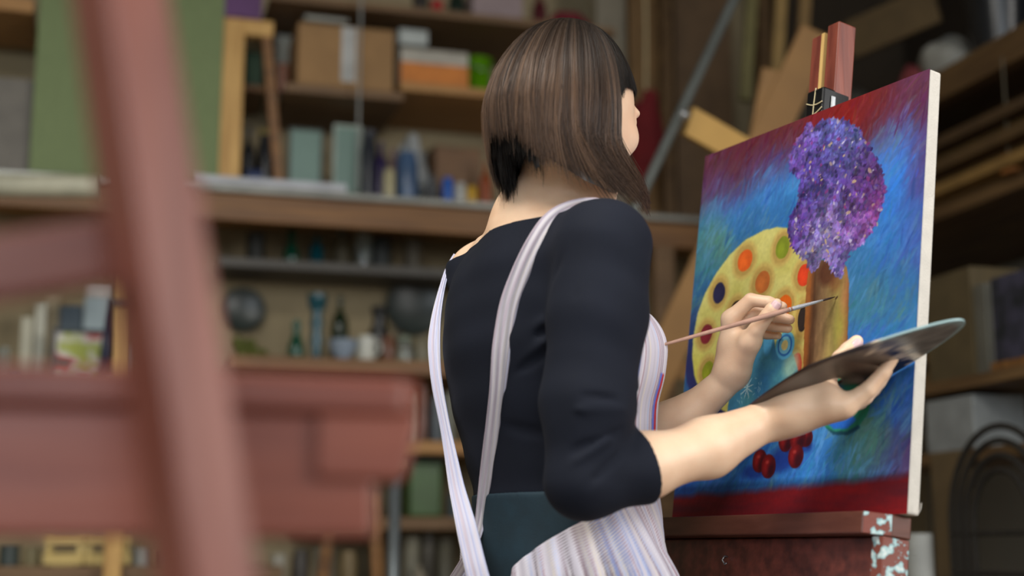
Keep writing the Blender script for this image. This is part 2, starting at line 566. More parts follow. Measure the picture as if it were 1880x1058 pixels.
# lilac blossom: hundreds of small petals
LIL = [(1474, 244), (1484, 228), (1497, 236), (1505, 222), (1530, 218), (1556, 224), (1578, 240), (1590, 262), (1605, 286), (1618, 312), (1626, 345), (1620, 375),
       (1612, 405), (1596, 432), (1580, 452), (1560, 462), (1552, 480), (1545, 508), (1534, 510), (1524, 486), (1508, 470), (1500, 492), (1490, 500), (1482, 478),
       (1460, 462), (1449, 432), (1447, 408), (1458, 388), (1466, 366), (1470, 330), (1452, 312), (1450, 284), (1462, 262)]
lm = in_poly(LIL)
lay(soft(lm, 1), (84, 62, 142))
ii, jj = np.nonzero(lm)
LC = np.array([px_st(*p) for p in ((1480, 290), (1520, 250), (1560, 270), (1600, 340), (1612, 385), (1560, 350), (1500, 350), (1470, 420), (1520, 400), (1570, 420), (1500, 450), (1545, 480), (1600, 300), (1470, 250), (1540, 310))])
LK = np.array([(86, 58, 150), (92, 92, 178), (86, 86, 158), (104, 46, 130), (142, 58, 142), (88, 56, 140), (86, 66, 158), (84, 50, 138), (142, 120, 192), (126, 78, 156), (148, 130, 198), (120, 98, 176), (74, 44, 112), (122, 86, 168), (82, 72, 150)], float)
LN = np.clip((fbm(S_ * 85, T_ * 85, 77, 2) - 0.2) / 0.6, 0, 1)
order = RNG.permutation(len(ii))[:4200]
for k in order:
    s, t = S_[ii[k], jj[k]] + RNG.normal() * 0.0015, T_[ii[k], jj[k]] + RNG.normal() * 0.0015
    d2 = (LC[:, 0] - s) ** 2 + (LC[:, 1] - t) ** 2
    w_ = np.exp(-(d2 - d2.min()) / (2 * 0.022 ** 2))
    c = w_ @ LK / w_.sum()
    q = RNG.random()
    low = t < px_st(1520, 395)[1]
    c = (c * 0.84 + np.array([118, 116, 150]) * 0.16) * (0.64 + 0.66 * LN[ii[k], jj[k]]) + RNG.normal() * 10 + RNG.normal(size=3) * 7
    if q < (0.03 if low else 0.010):
        c = np.array([186, 176, 200]) + RNG.normal() * 14
    elif q < (0.05 if low else 0.028):
        c = np.array([186, 160, 130])
    elif q < 0.042:
        c = np.array([130, 50, 115])
    elif q < (0.20 if low else 0.34):
        c = c * 0.74
    dab(s, t, RNG.uniform(0.0028, 0.0066), RNG.uniform(0.0018, 0.0038), RNG.uniform(0, 3.14), np.clip(c, 0, 255), RNG.uniform(0.6, 0.95), RNG.uniform(0, 1.6))
# the small dark mark being painted at the brush tip
q = px_st(1536, 547)
dab(q[0], q[1], 0.004, 0.002, 0.6, (60, 36, 24), 0.8, 1)
IMG *= (1 + 0.38 * np.clip((0.28 - T_) / 0.22, 0, 1) * np.clip((T_ - 0.048) / 0.008, 0, 1))[..., None]  # lower paint lightened to offset arm shadow and lamp falloff
IMG *= (1 + (fbm(S_ * 200, T_ * 200, 61, 2) - 0.5) * 0.10)[..., None]
HGT += (fbm(S_ * 260, T_ * 260, 71, 2) - 0.5) * 1.2
HGT[[0, -1], :] = 0
HGT[:, [0, -1]] = 0


def pmat(name, rough=0.5, spec=0.35):
    m = bpy.data.materials.new(name)
    m.use_nodes = True
    b = m.node_tree.nodes['Principled BSDF']
    b.inputs['Roughness'].default_value = rough
    b.inputs['Specular IOR Level'].default_value = spec
    a = m.node_tree.nodes.new('ShaderNodeAttribute')
    a.attribute_name = 'paint'
    m.node_tree.links.new(a.outputs['Color'], b.inputs['Base Color'])
    return m


def grid_faces(nx, ny):
    a = np.arange(nx * ny).reshape(ny, nx)
    return np.stack([a[:-1, :-1].ravel(), a[:-1, 1:].ravel(), a[1:, 1:].ravel(), a[1:, :-1].ravel()], 1)


def np_mesh(name, V, F):
    me = bpy.data.meshes.new(name)
    V = np.asarray(V, np.float32)
    F = np.asarray(F, np.int32)
    k = F.shape[1]
    me.vertices.add(len(V))
    me.vertices.foreach_set('co', V.ravel())
    me.loops.add(len(F) * k)
    me.loops.foreach_set('vertex_index', F.ravel())
    me.polygons.add(len(F))
    me.polygons.foreach_set('loop_start', np.arange(len(F)) * k)
    me.update(calc_edges=True)
    return me


def colour_attr(me, C, name='paint'):
    a = me.color_attributes.new(name, 'FLOAT_COLOR', 'POINT')
    a.data.foreach_set('color', np.concatenate([C, np.ones((len(C), 1))], 1).astype(np.float32).ravel())


cu, cvv, cn = map(np.array, (CU, CV, CN))
V = np.array(CO) + S_.reshape(-1, 1) * cu + T_.reshape(-1, 1) * cvv + (HGT.reshape(-1, 1) * 0.00016 + 0.0002) * cn
base_loc = cv(CW / 2, 0, -0.01)
t_canvas = thing('canvas_painting', base_loc, 'stretched canvas painted with lilac, yellow palette and blue teapot, standing on the studio easel', 'painting')
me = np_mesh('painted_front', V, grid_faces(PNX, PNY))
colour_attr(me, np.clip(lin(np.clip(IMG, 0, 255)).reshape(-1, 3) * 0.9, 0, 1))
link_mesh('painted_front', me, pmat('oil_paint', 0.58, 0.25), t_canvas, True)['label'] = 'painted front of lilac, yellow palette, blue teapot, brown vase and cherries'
# primed canvas wrapped over the stretcher: box behind the painted face with slightly rounded, smeared edge
TH = 0.021
b = MB()
b.prism([(0, 0), (CW, 0), (CW, CH), (0, CH)], cv(0, 0, -TH), CU, CV, CN, TH)
M_prime = mat('primed_canvas', (206, 200, 190), 0.8, 0.05, 40, bump=0.25, bscale=400)
nt = M_prime.node_tree                                        # paint smears along the front corner of the edge
ge = nt.nodes.new('ShaderNodeNewGeometry')
dt = nt.nodes.new('ShaderNodeVectorMath'); dt.operation = 'DOT_PRODUCT'
dt.inputs[1].default_value = tuple(CN)
nt.links.new(ge.outputs['Position'], dt.inputs[0])
nz = nt.nodes.new('ShaderNodeTexNoise'); nz.inputs['Scale'].default_value = 55; nz.inputs['Detail'].default_value = 5
nt.links.new(ge.outputs['Position'], nz.inputs[0])
ma = nt.nodes.new('ShaderNodeMath'); ma.operation = 'MULTIPLY_ADD'; ma.inputs[1].default_value = 0.010
ma.inputs[2].default_value = -(CO.dot(CN) + 0.0058)
nt.links.new(nz.outputs['Fac'], ma.inputs[0])
ad = nt.nodes.new('ShaderNodeMath'); ad.operation = 'ADD'
nt.links.new(dt.outputs['Value'], ad.inputs[0]); nt.links.new(ma.outputs[0], ad.inputs[1])
mr = nt.nodes.new('ShaderNodeMapRange'); mr.inputs['From Min'].default_value = 0.0; mr.inputs['From Max'].default_value = 0.0016
nt.links.new(ad.outputs[0], mr.inputs['Value'])
n3 = nt.nodes.new('ShaderNodeTexNoise'); n3.inputs['Scale'].default_value = 9
nt.links.new(ge.outputs['Position'], n3.inputs[0])
r2 = nt.nodes.new('ShaderNodeValToRGB')
r2.color_ramp.elements[0].position = 0.4; r2.color_ramp.elements[0].color = (*lin((150, 60, 90)), 1)
r2.color_ramp.elements[1].position = 0.55; r2.color_ramp.elements[1].color = (*lin((214, 180, 90)), 1)
e = r2.color_ramp.elements.new(0.7); e.color = (*lin((70, 100, 190)), 1)
nt.links.new(n3.outputs['Fac'], r2.inputs[0])
mx = nt.nodes.new('ShaderNodeMix'); mx.data_type = 'RGBA'
bs_ = nt.nodes['Principled BSDF']
src = bs_.inputs['Base Color'].links[0].from_socket
nt.links.new(mr.outputs[0], mx.inputs[0]); nt.links.new(src, mx.inputs[6]); nt.links.new(r2.outputs[0], mx.inputs[7])
nt.links.new(mx.outputs[2], bs_.inputs['Base Color'])
b.build('primed_edge', M_prime, t_canvas, False, 0.003)['label'] = 'white primed canvas edge'
th = MB()                                                     # a stray canvas thread at the lower corner
p0 = cv(CW, 0.003, -0.012)
th.tube([p0, p0 + CU * 0.006 - CV * 0.002, p0 + CU * 0.010 + CV * 0.004, p0 + CU * 0.011 + CV * 0.012], 0.0006, 6)
th.build('loose_thread', M_prime, t_canvas)

# ------------------------------------------------------------------ the studio easel carrying it
M_red = wood('red_brown_stain', (98, 44, 34), (132, 66, 50), 0.45, 2, 7, 0.5)
M_red_h = wood('red_brown_stain_rail', (70, 32, 26), (104, 50, 40), 0.42, 0, 6, 0.5)
M_bare = wood('bare_wood_edge', (186, 146, 86), (206, 168, 104), 0.6, 2, 8)
M_black = mat('black_metal', (18, 18, 20), 0.35, 0.2, 20, 0.3)
M_steel = mat('bright_steel', (170, 172, 175), 0.3, 0.1, 30, 0.9)
M_string = mat('pale_string', (205, 190, 150), 0.9, 0.1, 60)
floor_t = lambda p, d: p + d * (-(p.z) / d.z)
t_e = thing('studio_easel', floor_t(cv(0.25, 0, -0.05), CV), 'red brown wooden studio easel holding the lilac painting', 'easel')
bk = -TH - 0.002
top_t = px_st(1523, 60)[1]
pr = cv(0.268, 0, bk - 0.018)
pl = cv(0.225, 0, bk - 0.022)
prf, plf = floor_t(pr, CV), floor_t(pl, CV)
c_ = MB()
c_.beam(prf, cv(0.268, CH + 0.155, bk - 0.018), 0.026, 0.034, CU)
c_.build('mast_post', M_red, t_e, False, 0.002)
c_ = MB()
c_.beam(plf, cv(0.225, CH + 0.15, bk - 0.022), 0.024, 0.03, CU)
c_.build('mast_post', M_red, t_e, False, 0.002)
c_ = MB()
c_.beam(floor_t(cv(0.241, 0, bk - 0.02), CV), cv(0.241, CH + 0.149, bk - 0.02), 0.007, 0.03, CU)
c_.build('mast_strip', M_bare, t_e)['label'] = 'strip of bare pale wood between the two posts'
# top clamp with string
t_c = MB()
t_c.obox(cv(0.262, CH + 0.018, bk - 0.006), CU * 0.019, CV * 0.024, CN * 0.026)
t_c = t_c.build('canvas_clamp', M_black, t_e, False, 0.003)
t_c['label'] = 'black clamp gripping the top edge of the canvas'
s_ = MB()
s_.obox(cv(0.283, CH + 0.012, bk + 0.002), CU * 0.0012, CV * 0.018, CN * 0.004)
o_ = s_.build('clamp_plate', M_steel, None, False, 0.001)
o_.parent = t_c
o_.location = (0, 0, 0)
s_ = MB()
for (a, b_) in (((0.246, 0.022), (0.281, 0.017)), ((0.246, 0.000), (0.281, 0.008))):
    pts = [cv(a[0] + (b_[0] - a[0]) * k / 6, CH + a[1] + (b_[1] - a[1]) * k / 6 - 0.004 * math.sin(k / 6 * 3.14), bk + 0.0215) for k in range(7)]
    s_.tube(pts, 0.0009, 6)
s_.tube([cv(0.262, CH + 0.044, bk + 0.019), cv(0.263, CH + 0.02, bk + 0.0215), cv(0.262, CH + 0.0, bk + 0.0215)], 0.0009, 6)
o_ = s_.build('string_tie', M_string, None)
o_.parent = t_c
# shelf: a ledge board whose outer corner is cut off, and a deeper box rail below it
M_smear = mat('paint_smeared_end', (120, 62, 50), 0.5, rgb2=(140, 184, 188), scale=75, detail=5, bump=0.2)
M_smear.node_tree.nodes['Color Ramp'].color_ramp.elements[0].position = 0.5
M_smear.node_tree.nodes['Color Ramp'].color_ramp.elements[1].position = 0.54
e = M_smear.node_tree.nodes['Color Ramp'].color_ramp.elements.new(0.68)
e.color = (*lin((222, 226, 222)), 1)
M_ledge = mat('paint_spattered_wood', (84, 44, 32), 0.4, rgb2=(104, 60, 46), scale=10, stretch=(1, 1, 6), bump=0.1)
LZ = -0.002
led = MB()
led.prism([(-0.10, -0.022), (0.486, -0.022), (0.486, 0.010), (0.468, 0.044), (-0.07, 0.044), (-0.10, 0.02)], cv(0, LZ - 0.028, 0), CU, CN, CV, 0.028)
led.build('ledge_board', M_ledge, t_e, False, 0.002)['label'] = 'dark ledge board spattered with paint'
en = MB()
d1 = (CU * 0.018 - CN * 0.034).normalized()
d2 = d1.cross(CV)
if d2.dot(CU) < 0:
    d2 = -d2
en.obox(cv(0.477, LZ - 0.014, 0.027) + d2 * 0.001, d1 * 0.018, CV * 0.0135, d2 * 0.0012)
en.obox(cv(0.476, LZ - 0.062, 0.002), CU * 0.010, CV * 0.033, CN * 0.022)
en.build('ledge_end', M_smear, t_e, False, 0.001)['label'] = 'end block smeared with pale blue and white paint'
rb = MB()
rb.obox(cv(0.200, LZ - 0.063, -0.002), CU * 0.265, CV * 0.034, CN * 0.020)
rb.build('box_rail', M_red_h, t_e, False, 0.002)
hk = MB()
hc = cv(0.17, LZ - 0.055, 0.018)
hk.tube([hc, hc + CN * 0.006, hc + CN * 0.009 - CV * 0.006, hc + CN * 0.007 - CV * 0.012 + CU * 0.004, hc + CN * 0.008 - CV * 0.010 + CU * 0.009], 0.0013, 8)
hk.build('hook', M_steel, t_e, True)
# lower frame: two slanted front legs, a cross rail and a rear prop
for s in (0.08, 0.42):
    g = MB()
    p = cv(0.25 + (s - 0.25) * 0.55, -0.11, -0.045)
    q = cv(s, -0.8, -0.045)
    d = (q - p).normalized()
    g.beam(p, floor_t(p, d), 0.04, 0.025, CU)
    g.build('leg', M_red, t_e, False, 0.002)
g = MB()
p = cv(0.247, 0.45, -0.07)
g.beam(p, floor_t(p, (Vector((0, 0, -1)) - CN0 * 0.12).normalized()), 0.035, 0.025, CU)
g.build('leg', M_red, t_e, False, 0.002)
g = MB()
g.beam(cv(0.10, -0.5, -0.06), cv(0.40, -0.5, -0.06), 0.022, 0.04, CN)
g.build('cross_rail', M_red_h, t_e, False, 0.002)

# ------------------------------------------------------------------ the easel close to the camera
M_fr = wood('worn_red_stain', (108, 56, 44), (130, 74, 60), 0.42, 2, 5, 0.5)
M_frd = wood('worn_red_stain_rail', (104, 50, 38), (124, 66, 50), 0.4, 0, 4, 0.5)
DN = 0.74
pt, pb = at(210, -60, DN + 0.04), at(385, 1120, DN - 0.02)
dl = (pt - pb).normalized()
t_n = thing('near_easel', floor_t(pb, dl), 'blurred red brown wooden easel standing nearest to the viewer, its shelf empty', 'easel')
EX = (RGT * 0.955 + FH * 0.296).normalized()                    # along its shelf
EY = Vector((0, 0, 1)).cross(EX).normalized()
side = (EX * 0.80 + EY * -0.60).normalized()
g = MB()
g.beam(floor_t(pb, dl), pt + dl * 0.35, 0.050, 0.036, (RGT * 0.6 - FH * 0.8))
g.build('mast_post', M_fr, t_n, False, 0.003)
# crossbar behind the post
g = MB()
a0, a1 = at(-160, 520, DN + 0.02), at(262, 452, DN + 0.07)
g.beam(a0, a1, 0.036, 0.022, (0, 0, 1))
g.build('crossbar', M_frd, t_n, False, 0.003)
g = MB()
jb = at(300, 352, DN + 0.035)
g.obox(jb - Vector((0, 0, 0.022)), EX * 0.020, EY * 0.026, Vector((0, 0, 0.020)))
g.build('joint_block', M_frd, t_n, False, 0.004)
g = MB()
bc = at(285, 548, DN + 0.01)
g.obox(bc, RGT * 0.017, FWD * 0.008, UPV * 0.0075)  # bolt with a black block enlarged for the shade under the crossbar
g.tube([bc + RGT * -0.006 - Vector((0, 0, 0.010)), bc + RGT * 0.012 - Vector((0, 0, 0.010))], 0.012, 16)
g.build('bolt_shade_block', M_black, t_n, True)
# shelf: wide ledge over a narrower box
lz = at(430, 752, DN + 0.05)
tl0 = at(-260, 742, DN + 0.02)
g = MB()
le = at(752, 735, DN + 0.22)
ls = le - EX * 0.46
g.prism([(-0.02, -0.045), (0.445, -0.045), (0.46, -0.03), (0.46, 0.05), (-0.02, 0.05)], Vector((ls.x, ls.y, le.z - 0.014)), EX, EY, Vector((0, 0, 1)), 0.024)
g.build('ledge_board', M_frd, t_n, False, 0.004)
g = MB()
g.prism([(-0.02, -0.038), (0.43, -0.038), (0.43, 0.045), (-0.02, 0.045)], Vector((ls.x, ls.y, le.z - 0.092)), EX, EY, Vector((0, 0, 1)), 0.0775)
g.build('box_rail', M_frd, t_n, False, 0.004)
g = MB()
g.prism([(0.39, 0), (0.448, 0), (0.458, 0.042), (0.39, 0.042)], Vector((ls.x, ls.y, le.z - 0.0565)) - EY * 0.044, EX, Vector((0, 0, 1)), EY, 0.09)
g.build('ledge_end', M_frd, t_n, False, 0.004)
for s in (-1, 1):
    g = MB()
    p = pb + EX * 0.03 * s + EY * 0.05
    g.beam(p, floor_t(p, (Vector((0, 0, -1)) + EX * 0.35 * s + EY * 0.05).normalized()), 0.04, 0.028, EX)
    g.build('leg', M_fr, t_n, False, 0.003)

# ------------------------------------------------------------------ workshop shelving on the far wall
YW = Y1                        # far wall
YF = 4.34                      # front edge of its shelves
_mc = {}


def K(rgb, rough=0.6, **kw):
    key = (tuple(rgb), rough, tuple(sorted(kw.items())))
    if key not in _mc:
        rgb = [c * 0.9 for c in rgb]
        _mc[key] = mat('matte_%d_%d_%d' % tuple(rgb), rgb, rough, 0.12, 14, **kw)
    return _mc[key]


W_pine = wood('pine_shelf', (150, 108, 62), (176, 132, 80), 0.6, 0, 5)
W_dark = wood('dark_shelf', (98, 74, 50), (122, 94, 64), 0.6, 0, 5)
W_post = wood('pine_post', (176, 134, 74), (206, 164, 98), 0.55, 2, 6)
W_orange = wood('orange_edge', (104, 70, 38), (132, 92, 50), 0.5, 0, 5)
W_deep = wood('old_board', (84, 62, 38), (110, 84, 52), 0.65, 1, 4)
M_gl_green = mat('green_glass', (20, 92, 70), 0.12, 0.1, 5, trans=0.5)
M_gl_teal = mat('teal_glass', (16, 84, 96), 0.12, 0.1, 5, trans=0.4)
M_gl_dark = mat('bottle_glass', (28, 50, 28), 0.12, 0.1, 5, trans=0.5)
M_gl_clear = mat('clear_glass', (190, 200, 196), 0.08, 0.03, 5, trans=0.85)
M_frost = mat('frosted_glass', (108, 134, 124), 0.35, 0.06, 6)
M_card = mat('corrugated_card', (146, 112, 72), 0.8, 0.08, 12)
M_film = mat('plastic_film', (176, 180, 180), 0.35, 0.1, 8, trans=0.3, bump=0.5)


def zY(py, px=640, Y=YF):
    return on_y(px, py, Y).z


def xY(px, py, Y):
    return on_y(px, py, Y).x


def shelf(px0, px1, py, thick, name, material, label, Y=YF, depth=0.42, lip=None):
    """a board: py is its top edge at mid span"""
    z = zY(py, (px0 + px1) / 2, Y)
    x0, x1 = xY(px0, py, Y), xY(px1, py, Y)
    b = MB().box((x0, Y, z - thick), (x1, Y + depth, z))
    o = one(b, name, material, label, 'shelf', bevel=0.003)
    return o, z, x0, x1


# long high shelf across the room
hs, Z2, hx0, hx1 = shelf(-80, 1560, 362, 0.035, 'wall_shelf', W_pine, 'long pine shelf with an orange front board crossing the far wall', depth=0.44)
eb = MB().box((hx0, YF - 0.022, Z2 - 0.115), (hx1, YF - 0.002, Z2 - 0.032))
o = eb.build('front_board', W_orange, None, False, 0.003)
o.parent = hs
o.location = -hs.location
eb = MB().box((hx0, YF - 0.034, Z2 - 0.028), (hx1, YF - 0.003, Z2 - 0.006))
o = eb.build('metal_rail', K((150, 150, 142), 0.4, metal=0.5), None, False, 0.004)
o.parent = hs
o.location = -hs.location
_, Z3, _, _ = shelf(524, 742, 160, 0.03, 'short_shelf', W_dark, 'short wooden shelf carrying the taped cardboard box')
_, Z3b, _, _ = shelf(735, 1120, 166, 0.03, 'short_shelf', W_pine, 'short pine shelf carrying the orange box and the lime bucket')
_, Z4, _, _ = shelf(496, 1130, 18, 0.025, 'upper_shelf', W_dark, 'topmost dark shelf above the cardboard box')
_, Z1, _, _ = shelf(418, 1180, 664, 0.045, 'bottle_shelf', W_orange, 'wooden shelf lined with coloured bottles and a white mug')
_, Z1b, _, _ = shelf(400, 1180, 492, 0.03, 'grey_shelf', K((84, 80, 74)), 'narrow grey shelf above the round dark plates', Y=4.5, depth=0.22)
_, Z0, _, _ = shelf(560, 1240, 812, 0.04, 'low_shelf', W_pine, 'low pine shelf below the bottles, holding a green plastic tub')
_, Z00, _, _ = shelf(560, 1240, 950, 0.04, 'lowest_shelf', W_dark, 'dark lowest shelf crowded with jars')
_, ZL, _, _ = shelf(-120, 400, 748, 0.04, 'side_shelf', W_pine, 'pine shelf with framed pictures beside the wooden post')
_, ZLL, _, _ = shelf(-120, 520, 1040, 0.04, 'crate_shelf', W_dark, 'dark shelf under the yellow crates', depth=0.44)
# posts that carry the shelves
for (px, py, wd, lab) in ((226, 640, 0.05, 'pale pine post standing beside the navy stand'), (1212, 700, 0.07, 'dark post behind the painter carrying the far shelves')):
    x = xY(px, py, YF)
    one(MB().box((x - wd / 2, YF - 0.06, 0), (x + wd / 2, YF - 0.003, Z2 - 0.12)), 'shelf_post', W_post if px < 400 else W_dark, lab, 'post', bevel=0.003)
x = xY(654, 200, YF)
one(MB().tube([(x, YF - 0.05, Z2), (x, YF - 0.05, 2.72), (x, YF - 0.05, 3.3)], 0.004, 12), 'metal_upright', K((150, 152, 148), 0.5), 'thin grey metal upright in front of the cardboard box', 'upright')


def panel(px0, py0, px1, py1, Y, th, name, m, label, cat, zb=None, tilt=0.0, group=None, frame=None, face=None):
    """upright board, framed picture or sheet; bottom on zb when given"""
    x0, x1 = xY(px0, (py0 + py1) / 2, Y), xY(px1, (py0 + py1) / 2, Y)
    zt = on_y((px0 + px1) / 2, py0, Y).z
    z0 = on_y((px0 + px1) / 2, py1, Y).z if zb is None else zb
    t = thing(name, ((x0 + x1) / 2, Y + th / 2, z0), label, cat, group) if frame is not None else None
    if frame is None:
        return one(MB().box((x0, Y, z0), (x1, Y + th, zt)), name, m, label, cat, group, bevel=0.002)
    fw = frame
    g = MB()
    g.box((x0, Y, z0), (x1, Y + th, z0 + fw)).box((x0, Y, zt - fw), (x1, Y + th, zt))
    g.box((x0, Y, z0 + fw), (x0 + fw, Y + th, zt - fw)).box((x1 - fw, Y, z0 + fw), (x1, Y + th, zt - fw))
    g.build('frame', m, t)
    MB().box((x0 + fw, Y + th * 0.4, z0 + fw), (x1 - fw, Y + th * 0.8, zt - fw)).build('picture' if face is not M_frost else 'pane', face, t)
    return t


# green board with its neighbours
panel(64, -70, 408, 336, 4.37, 0.02, 'green_board', mat('olive_board', (112, 126, 84), 0.75, 0.06, 60, stretch=(3, 1, 0.4)), 'tall olive green board standing on the long shelf', 'board', zb=Z2 + 0.002)
panel(-90, 140, 58, 310, 4.40, 0.18, 'grey_box', K((112, 106, 96)), 'grey storage box on the long shelf beside the green board', 'box', zb=Z2 + 0.002)
panel(-90, -10, 62, 16, 4.36, 0.34, 'beam_board', W_pine, 'pine board lying across the top beside the green board', 'board')
one(MB().tube([at(-120, 339, 3.9), at(186, 343, 3.95)], 0.032, 20), 'cream_tube', K((188, 184, 160), 0.45), 'cream coloured cardboard tube lying along the long shelf front', 'tube', smooth=True)
xa, xb = xY(352, 352, YF - 0.05), xY(640, 352, YF - 0.05)
one(MB().box((xa, YF - 0.012, Z2 + 0.001), (xb, YF + 0.024, Z2 + 0.026)), 'white_strip', K((196, 198, 204), 0.5), 'white strip of moulding lying on the long shelf edge', 'strip', bevel=0.003)
# pine frame standing on the shelf
t = thing('pine_frame', (xY(450, 330, 4.38), 4.38, Z2), 'empty pine frame standing on the long shelf beside the green board', 'frame')
xl, xr = xY(404, 200, 4.37), xY(446, 200, 4.37)
zt = on_y(450, 30, 4.37).z
MB().box((xl, 4.392, Z2 + 0.001), (xr, 4.44, zt)).build('post', W_post, t, False, 0.003)
MB().box((xr, 4.392, on_y(450, 60, 4.38).z), (xY(503, 45, 4.38), 4.44, zt)).build('top_bar', W_post, t, False, 0.003)
g = MB()
g.beam((xY(515, 332, 4.39), 4.415, Z2 + 0.001), (xY(490, 62, 4.39), 4.415, on_y(490, 62, 4.39).z), 0.03, 0.04, (1, 0, 0))
g.build('brace', W_orange, t, False, 0.002)


def carton(px0, py0, px1, zb, Y, dp, m, label, tape=None, name='cardboard_box', cat='box', band=None):
    x0, x1 = xY(px0, py0, Y), xY(px1, py0, Y)
    zt = on_y((px0 + px1) / 2, py0, Y).z
    t = thing(name, ((x0 + x1) / 2, Y + dp / 2, zb), label, cat)
    MB().box((x0, Y, zb + 0.001), (x1, Y + dp, zt)).build('body', m, t, False, 0.003)
    g = MB()
    g.prism([(0, 0), (dp / 2 - 0.004, 0.014), (dp / 2 - 0.004, 0.017), (0, 0.003)], (x0, Y, zt), (0, 1, 0), (0, 0, 1), (1, 0, 0), x1 - x0)
    g.build('flap', m, t)
    g = MB()
    g.prism([(0, 0), (-dp / 2 + 0.004, 0.012), (-dp / 2 + 0.004, 0.015), (0, 0.003)], (x0, Y + dp, zt), (0, 1, 0), (0, 0, 1), (1, 0, 0), x1 - x0)
    g.build('flap', m, t)
    if tape:
        a, b = xY(tape[0], py0, Y), xY(tape[1], py0, Y)
        MB().box((a, Y - 0.002, zb + 0.02), (b, Y, zt)).build('tape', K((196, 196, 192), 0.3), t)['label'] = 'strip of whitish tape'
    if band:
        z_ = zb + (zt - zb) * band[0]
        MB().box((x0, Y - 0.002, zb + 0.001), (x1, Y, z_)).build('printed_band', band[1], t)
    return t


carton(548, 50, 724, Z3, 4.345, 0.28, M_card, 'large tan cardboard box closed with whitish tape', (628, 654))
carton(560, 33, 640, on_y(636, 50, 4.345).z + 0.019, 4.36, 0.16, K((170, 170, 160)), 'flat grey carton lying on top of the taped cardboard box')
carton(736, 94, 860, Z3b, 4.36, 0.24, K((190, 184, 170)), 'white carton with a bright orange printed lower half', name='printed_carton', band=(0.62, K((214, 128, 46))))
carton(733, 56, 786, on_y(798, 94, 4.36).z + 0.019, 4.37, 0.14, K((182, 188, 184)), 'small white carton standing on the orange printed carton')
carton(868, -12, 960, Z4, 4.46, 0.2, K((160, 140, 140)), 'pinkish grey carton on the topmost shelf')
carton(800, 272, 884, Z2, 4.46, 0.22, K((116, 82, 50)), 'brown open carton on the long shelf beside the plastic bag')
carton(402, -12, 482, on_y(450, 30, 4.36).z + 0.002, 4.38, 0.2, K((98, 58, 108)), 'purple carton resting on top of the pine frame')
# lime bucket
bx_ = (xY(862, 130, 4.46) + xY(918, 130, 4.46)) / 2
t = thing('lime_bucket', (bx_, 4.55, Z3b), 'lime green plastic bucket on the short pine shelf', 'bucket')
hb = on_y(890, 98, 4.46).z - Z3b
MB().lathe([(0.036, 0.001), (0.047, hb), (0.05, hb), (0.05, hb + 0.004), (0.044, hb + 0.004), (0.034, 0.006), (0.0, 0.006)], (bx_, 4.55, Z3b)).build('body', K((104, 170, 10), 0.4), t, True)
MB().tube([(bx_ - 0.048, 4.545, Z3b + hb), (bx_ - 0.035, 4.50, Z3b + hb - 0.03), (bx_, 4.49, Z3b + hb - 0.05), (bx_ + 0.035, 4.50, Z3b + hb - 0.03), (bx_ + 0.048, 4.545, Z3b + hb)], 0.002, 6).build('handle', M_steel, t, True)

PROF = {
    'bottle': [(0.0, 0.0), (0.5, 0.0), (0.5, 0.55), (0.42, 0.66), (0.17, 0.78), (0.16, 0.96), (0.2, 0.97), (0.2, 1.0), (0.0, 1.0)],
    'flask': [(0.0, 0.0), (0.42, 0.0), (0.5, 0.12), (0.46, 0.35), (0.28, 0.55), (0.2, 0.7), (0.26, 0.85), (0.2, 1.0), (0.0, 1.0)],
    'vase': [(0.0, 0.0), (0.34, 0.0), (0.24, 0.14), (0.36, 0.3), (0.26, 0.46), (0.36, 0.58), (0.24, 0.7), (0.48, 0.86), (0.5, 1.0), (0.44, 1.0), (0.2, 0.72), (0.0, 0.72)],
    'jar': [(0.0, 0.0), (0.46, 0.0), (0.5, 0.06), (0.5, 0.8), (0.4, 0.9), (0.4, 1.0), (0.0, 1.0)],
    'jug': [(0.0, 0.0), (0.36, 0.0), (0.5, 0.25), (0.46, 0.55), (0.26, 0.76), (0.3, 0.84), (0.4, 1.0), (0.36, 1.0), (0.0, 0.98)],
    'mug': [(0.0, 0.0), (0.46, 0.0), (0.48, 0.04), (0.5, 1.0), (0.45, 1.0), (0.43, 0.06), (0.0, 0.06)],
    'bowl': [(0.0, 0.0), (0.2, 0.0), (0.22, 0.06), (0.44, 0.5), (0.5, 1.0), (0.47, 1.0), (0.4, 0.5), (0.0, 0.14)],
    'tin': [(0.0, 0.0), (0.5, 0.0), (0.5, 0.03), (0.48, 0.04), (0.48, 0.94), (0.5, 0.95), (0.5, 1.0), (0.0, 1.0)],
}


def vessel(kind, px, wpx, pyt, zb, Y, m, label, cat=None, name=None, handle=False, cap=None, group=None):
    x = xY(px, pyt, Y)
    w = abs(xY(px + wpx / 2, pyt, Y) - xY(px - wpx / 2, pyt, Y))
    h = on_y(px, pyt, Y).z - zb
    pr_ = [(r * w, z * h + 0.001) for r, z in PROF[kind]]
    nm = name or kind
    if not handle and cap is None:
        return one(MB().lathe(pr_, (x, Y, zb)), nm, m, label, cat or kind, group, smooth=True)
    t = thing(nm, (x, Y, zb), label, cat or kind, group)
    auto_smooth(MB().lathe(pr_, (x, Y, zb)).build('body', m, t))
    if handle:
        pts = [(x + w * 0.46, Y - 0.005, zb + h * 0.8), (x + w * 0.72, Y - 0.01, zb + h * 0.74), (x + w * 0.76, Y - 0.01, zb + h * 0.45), (x + w * 0.46, Y - 0.005, zb + h * 0.25)]
        MB().tube(pts, 0.004, 8).build('handle', m, t, True)
    if cap is not None:
        r_ = max(r for r, z in PROF[kind] if z >= 0.9) * w * 1.1
        MB().lathe([(0, 0), (r_, 0), (r_, 0.016), (0, 0.016)], (x, Y, zb + h)).build('lid', cap, t, False)
    return t


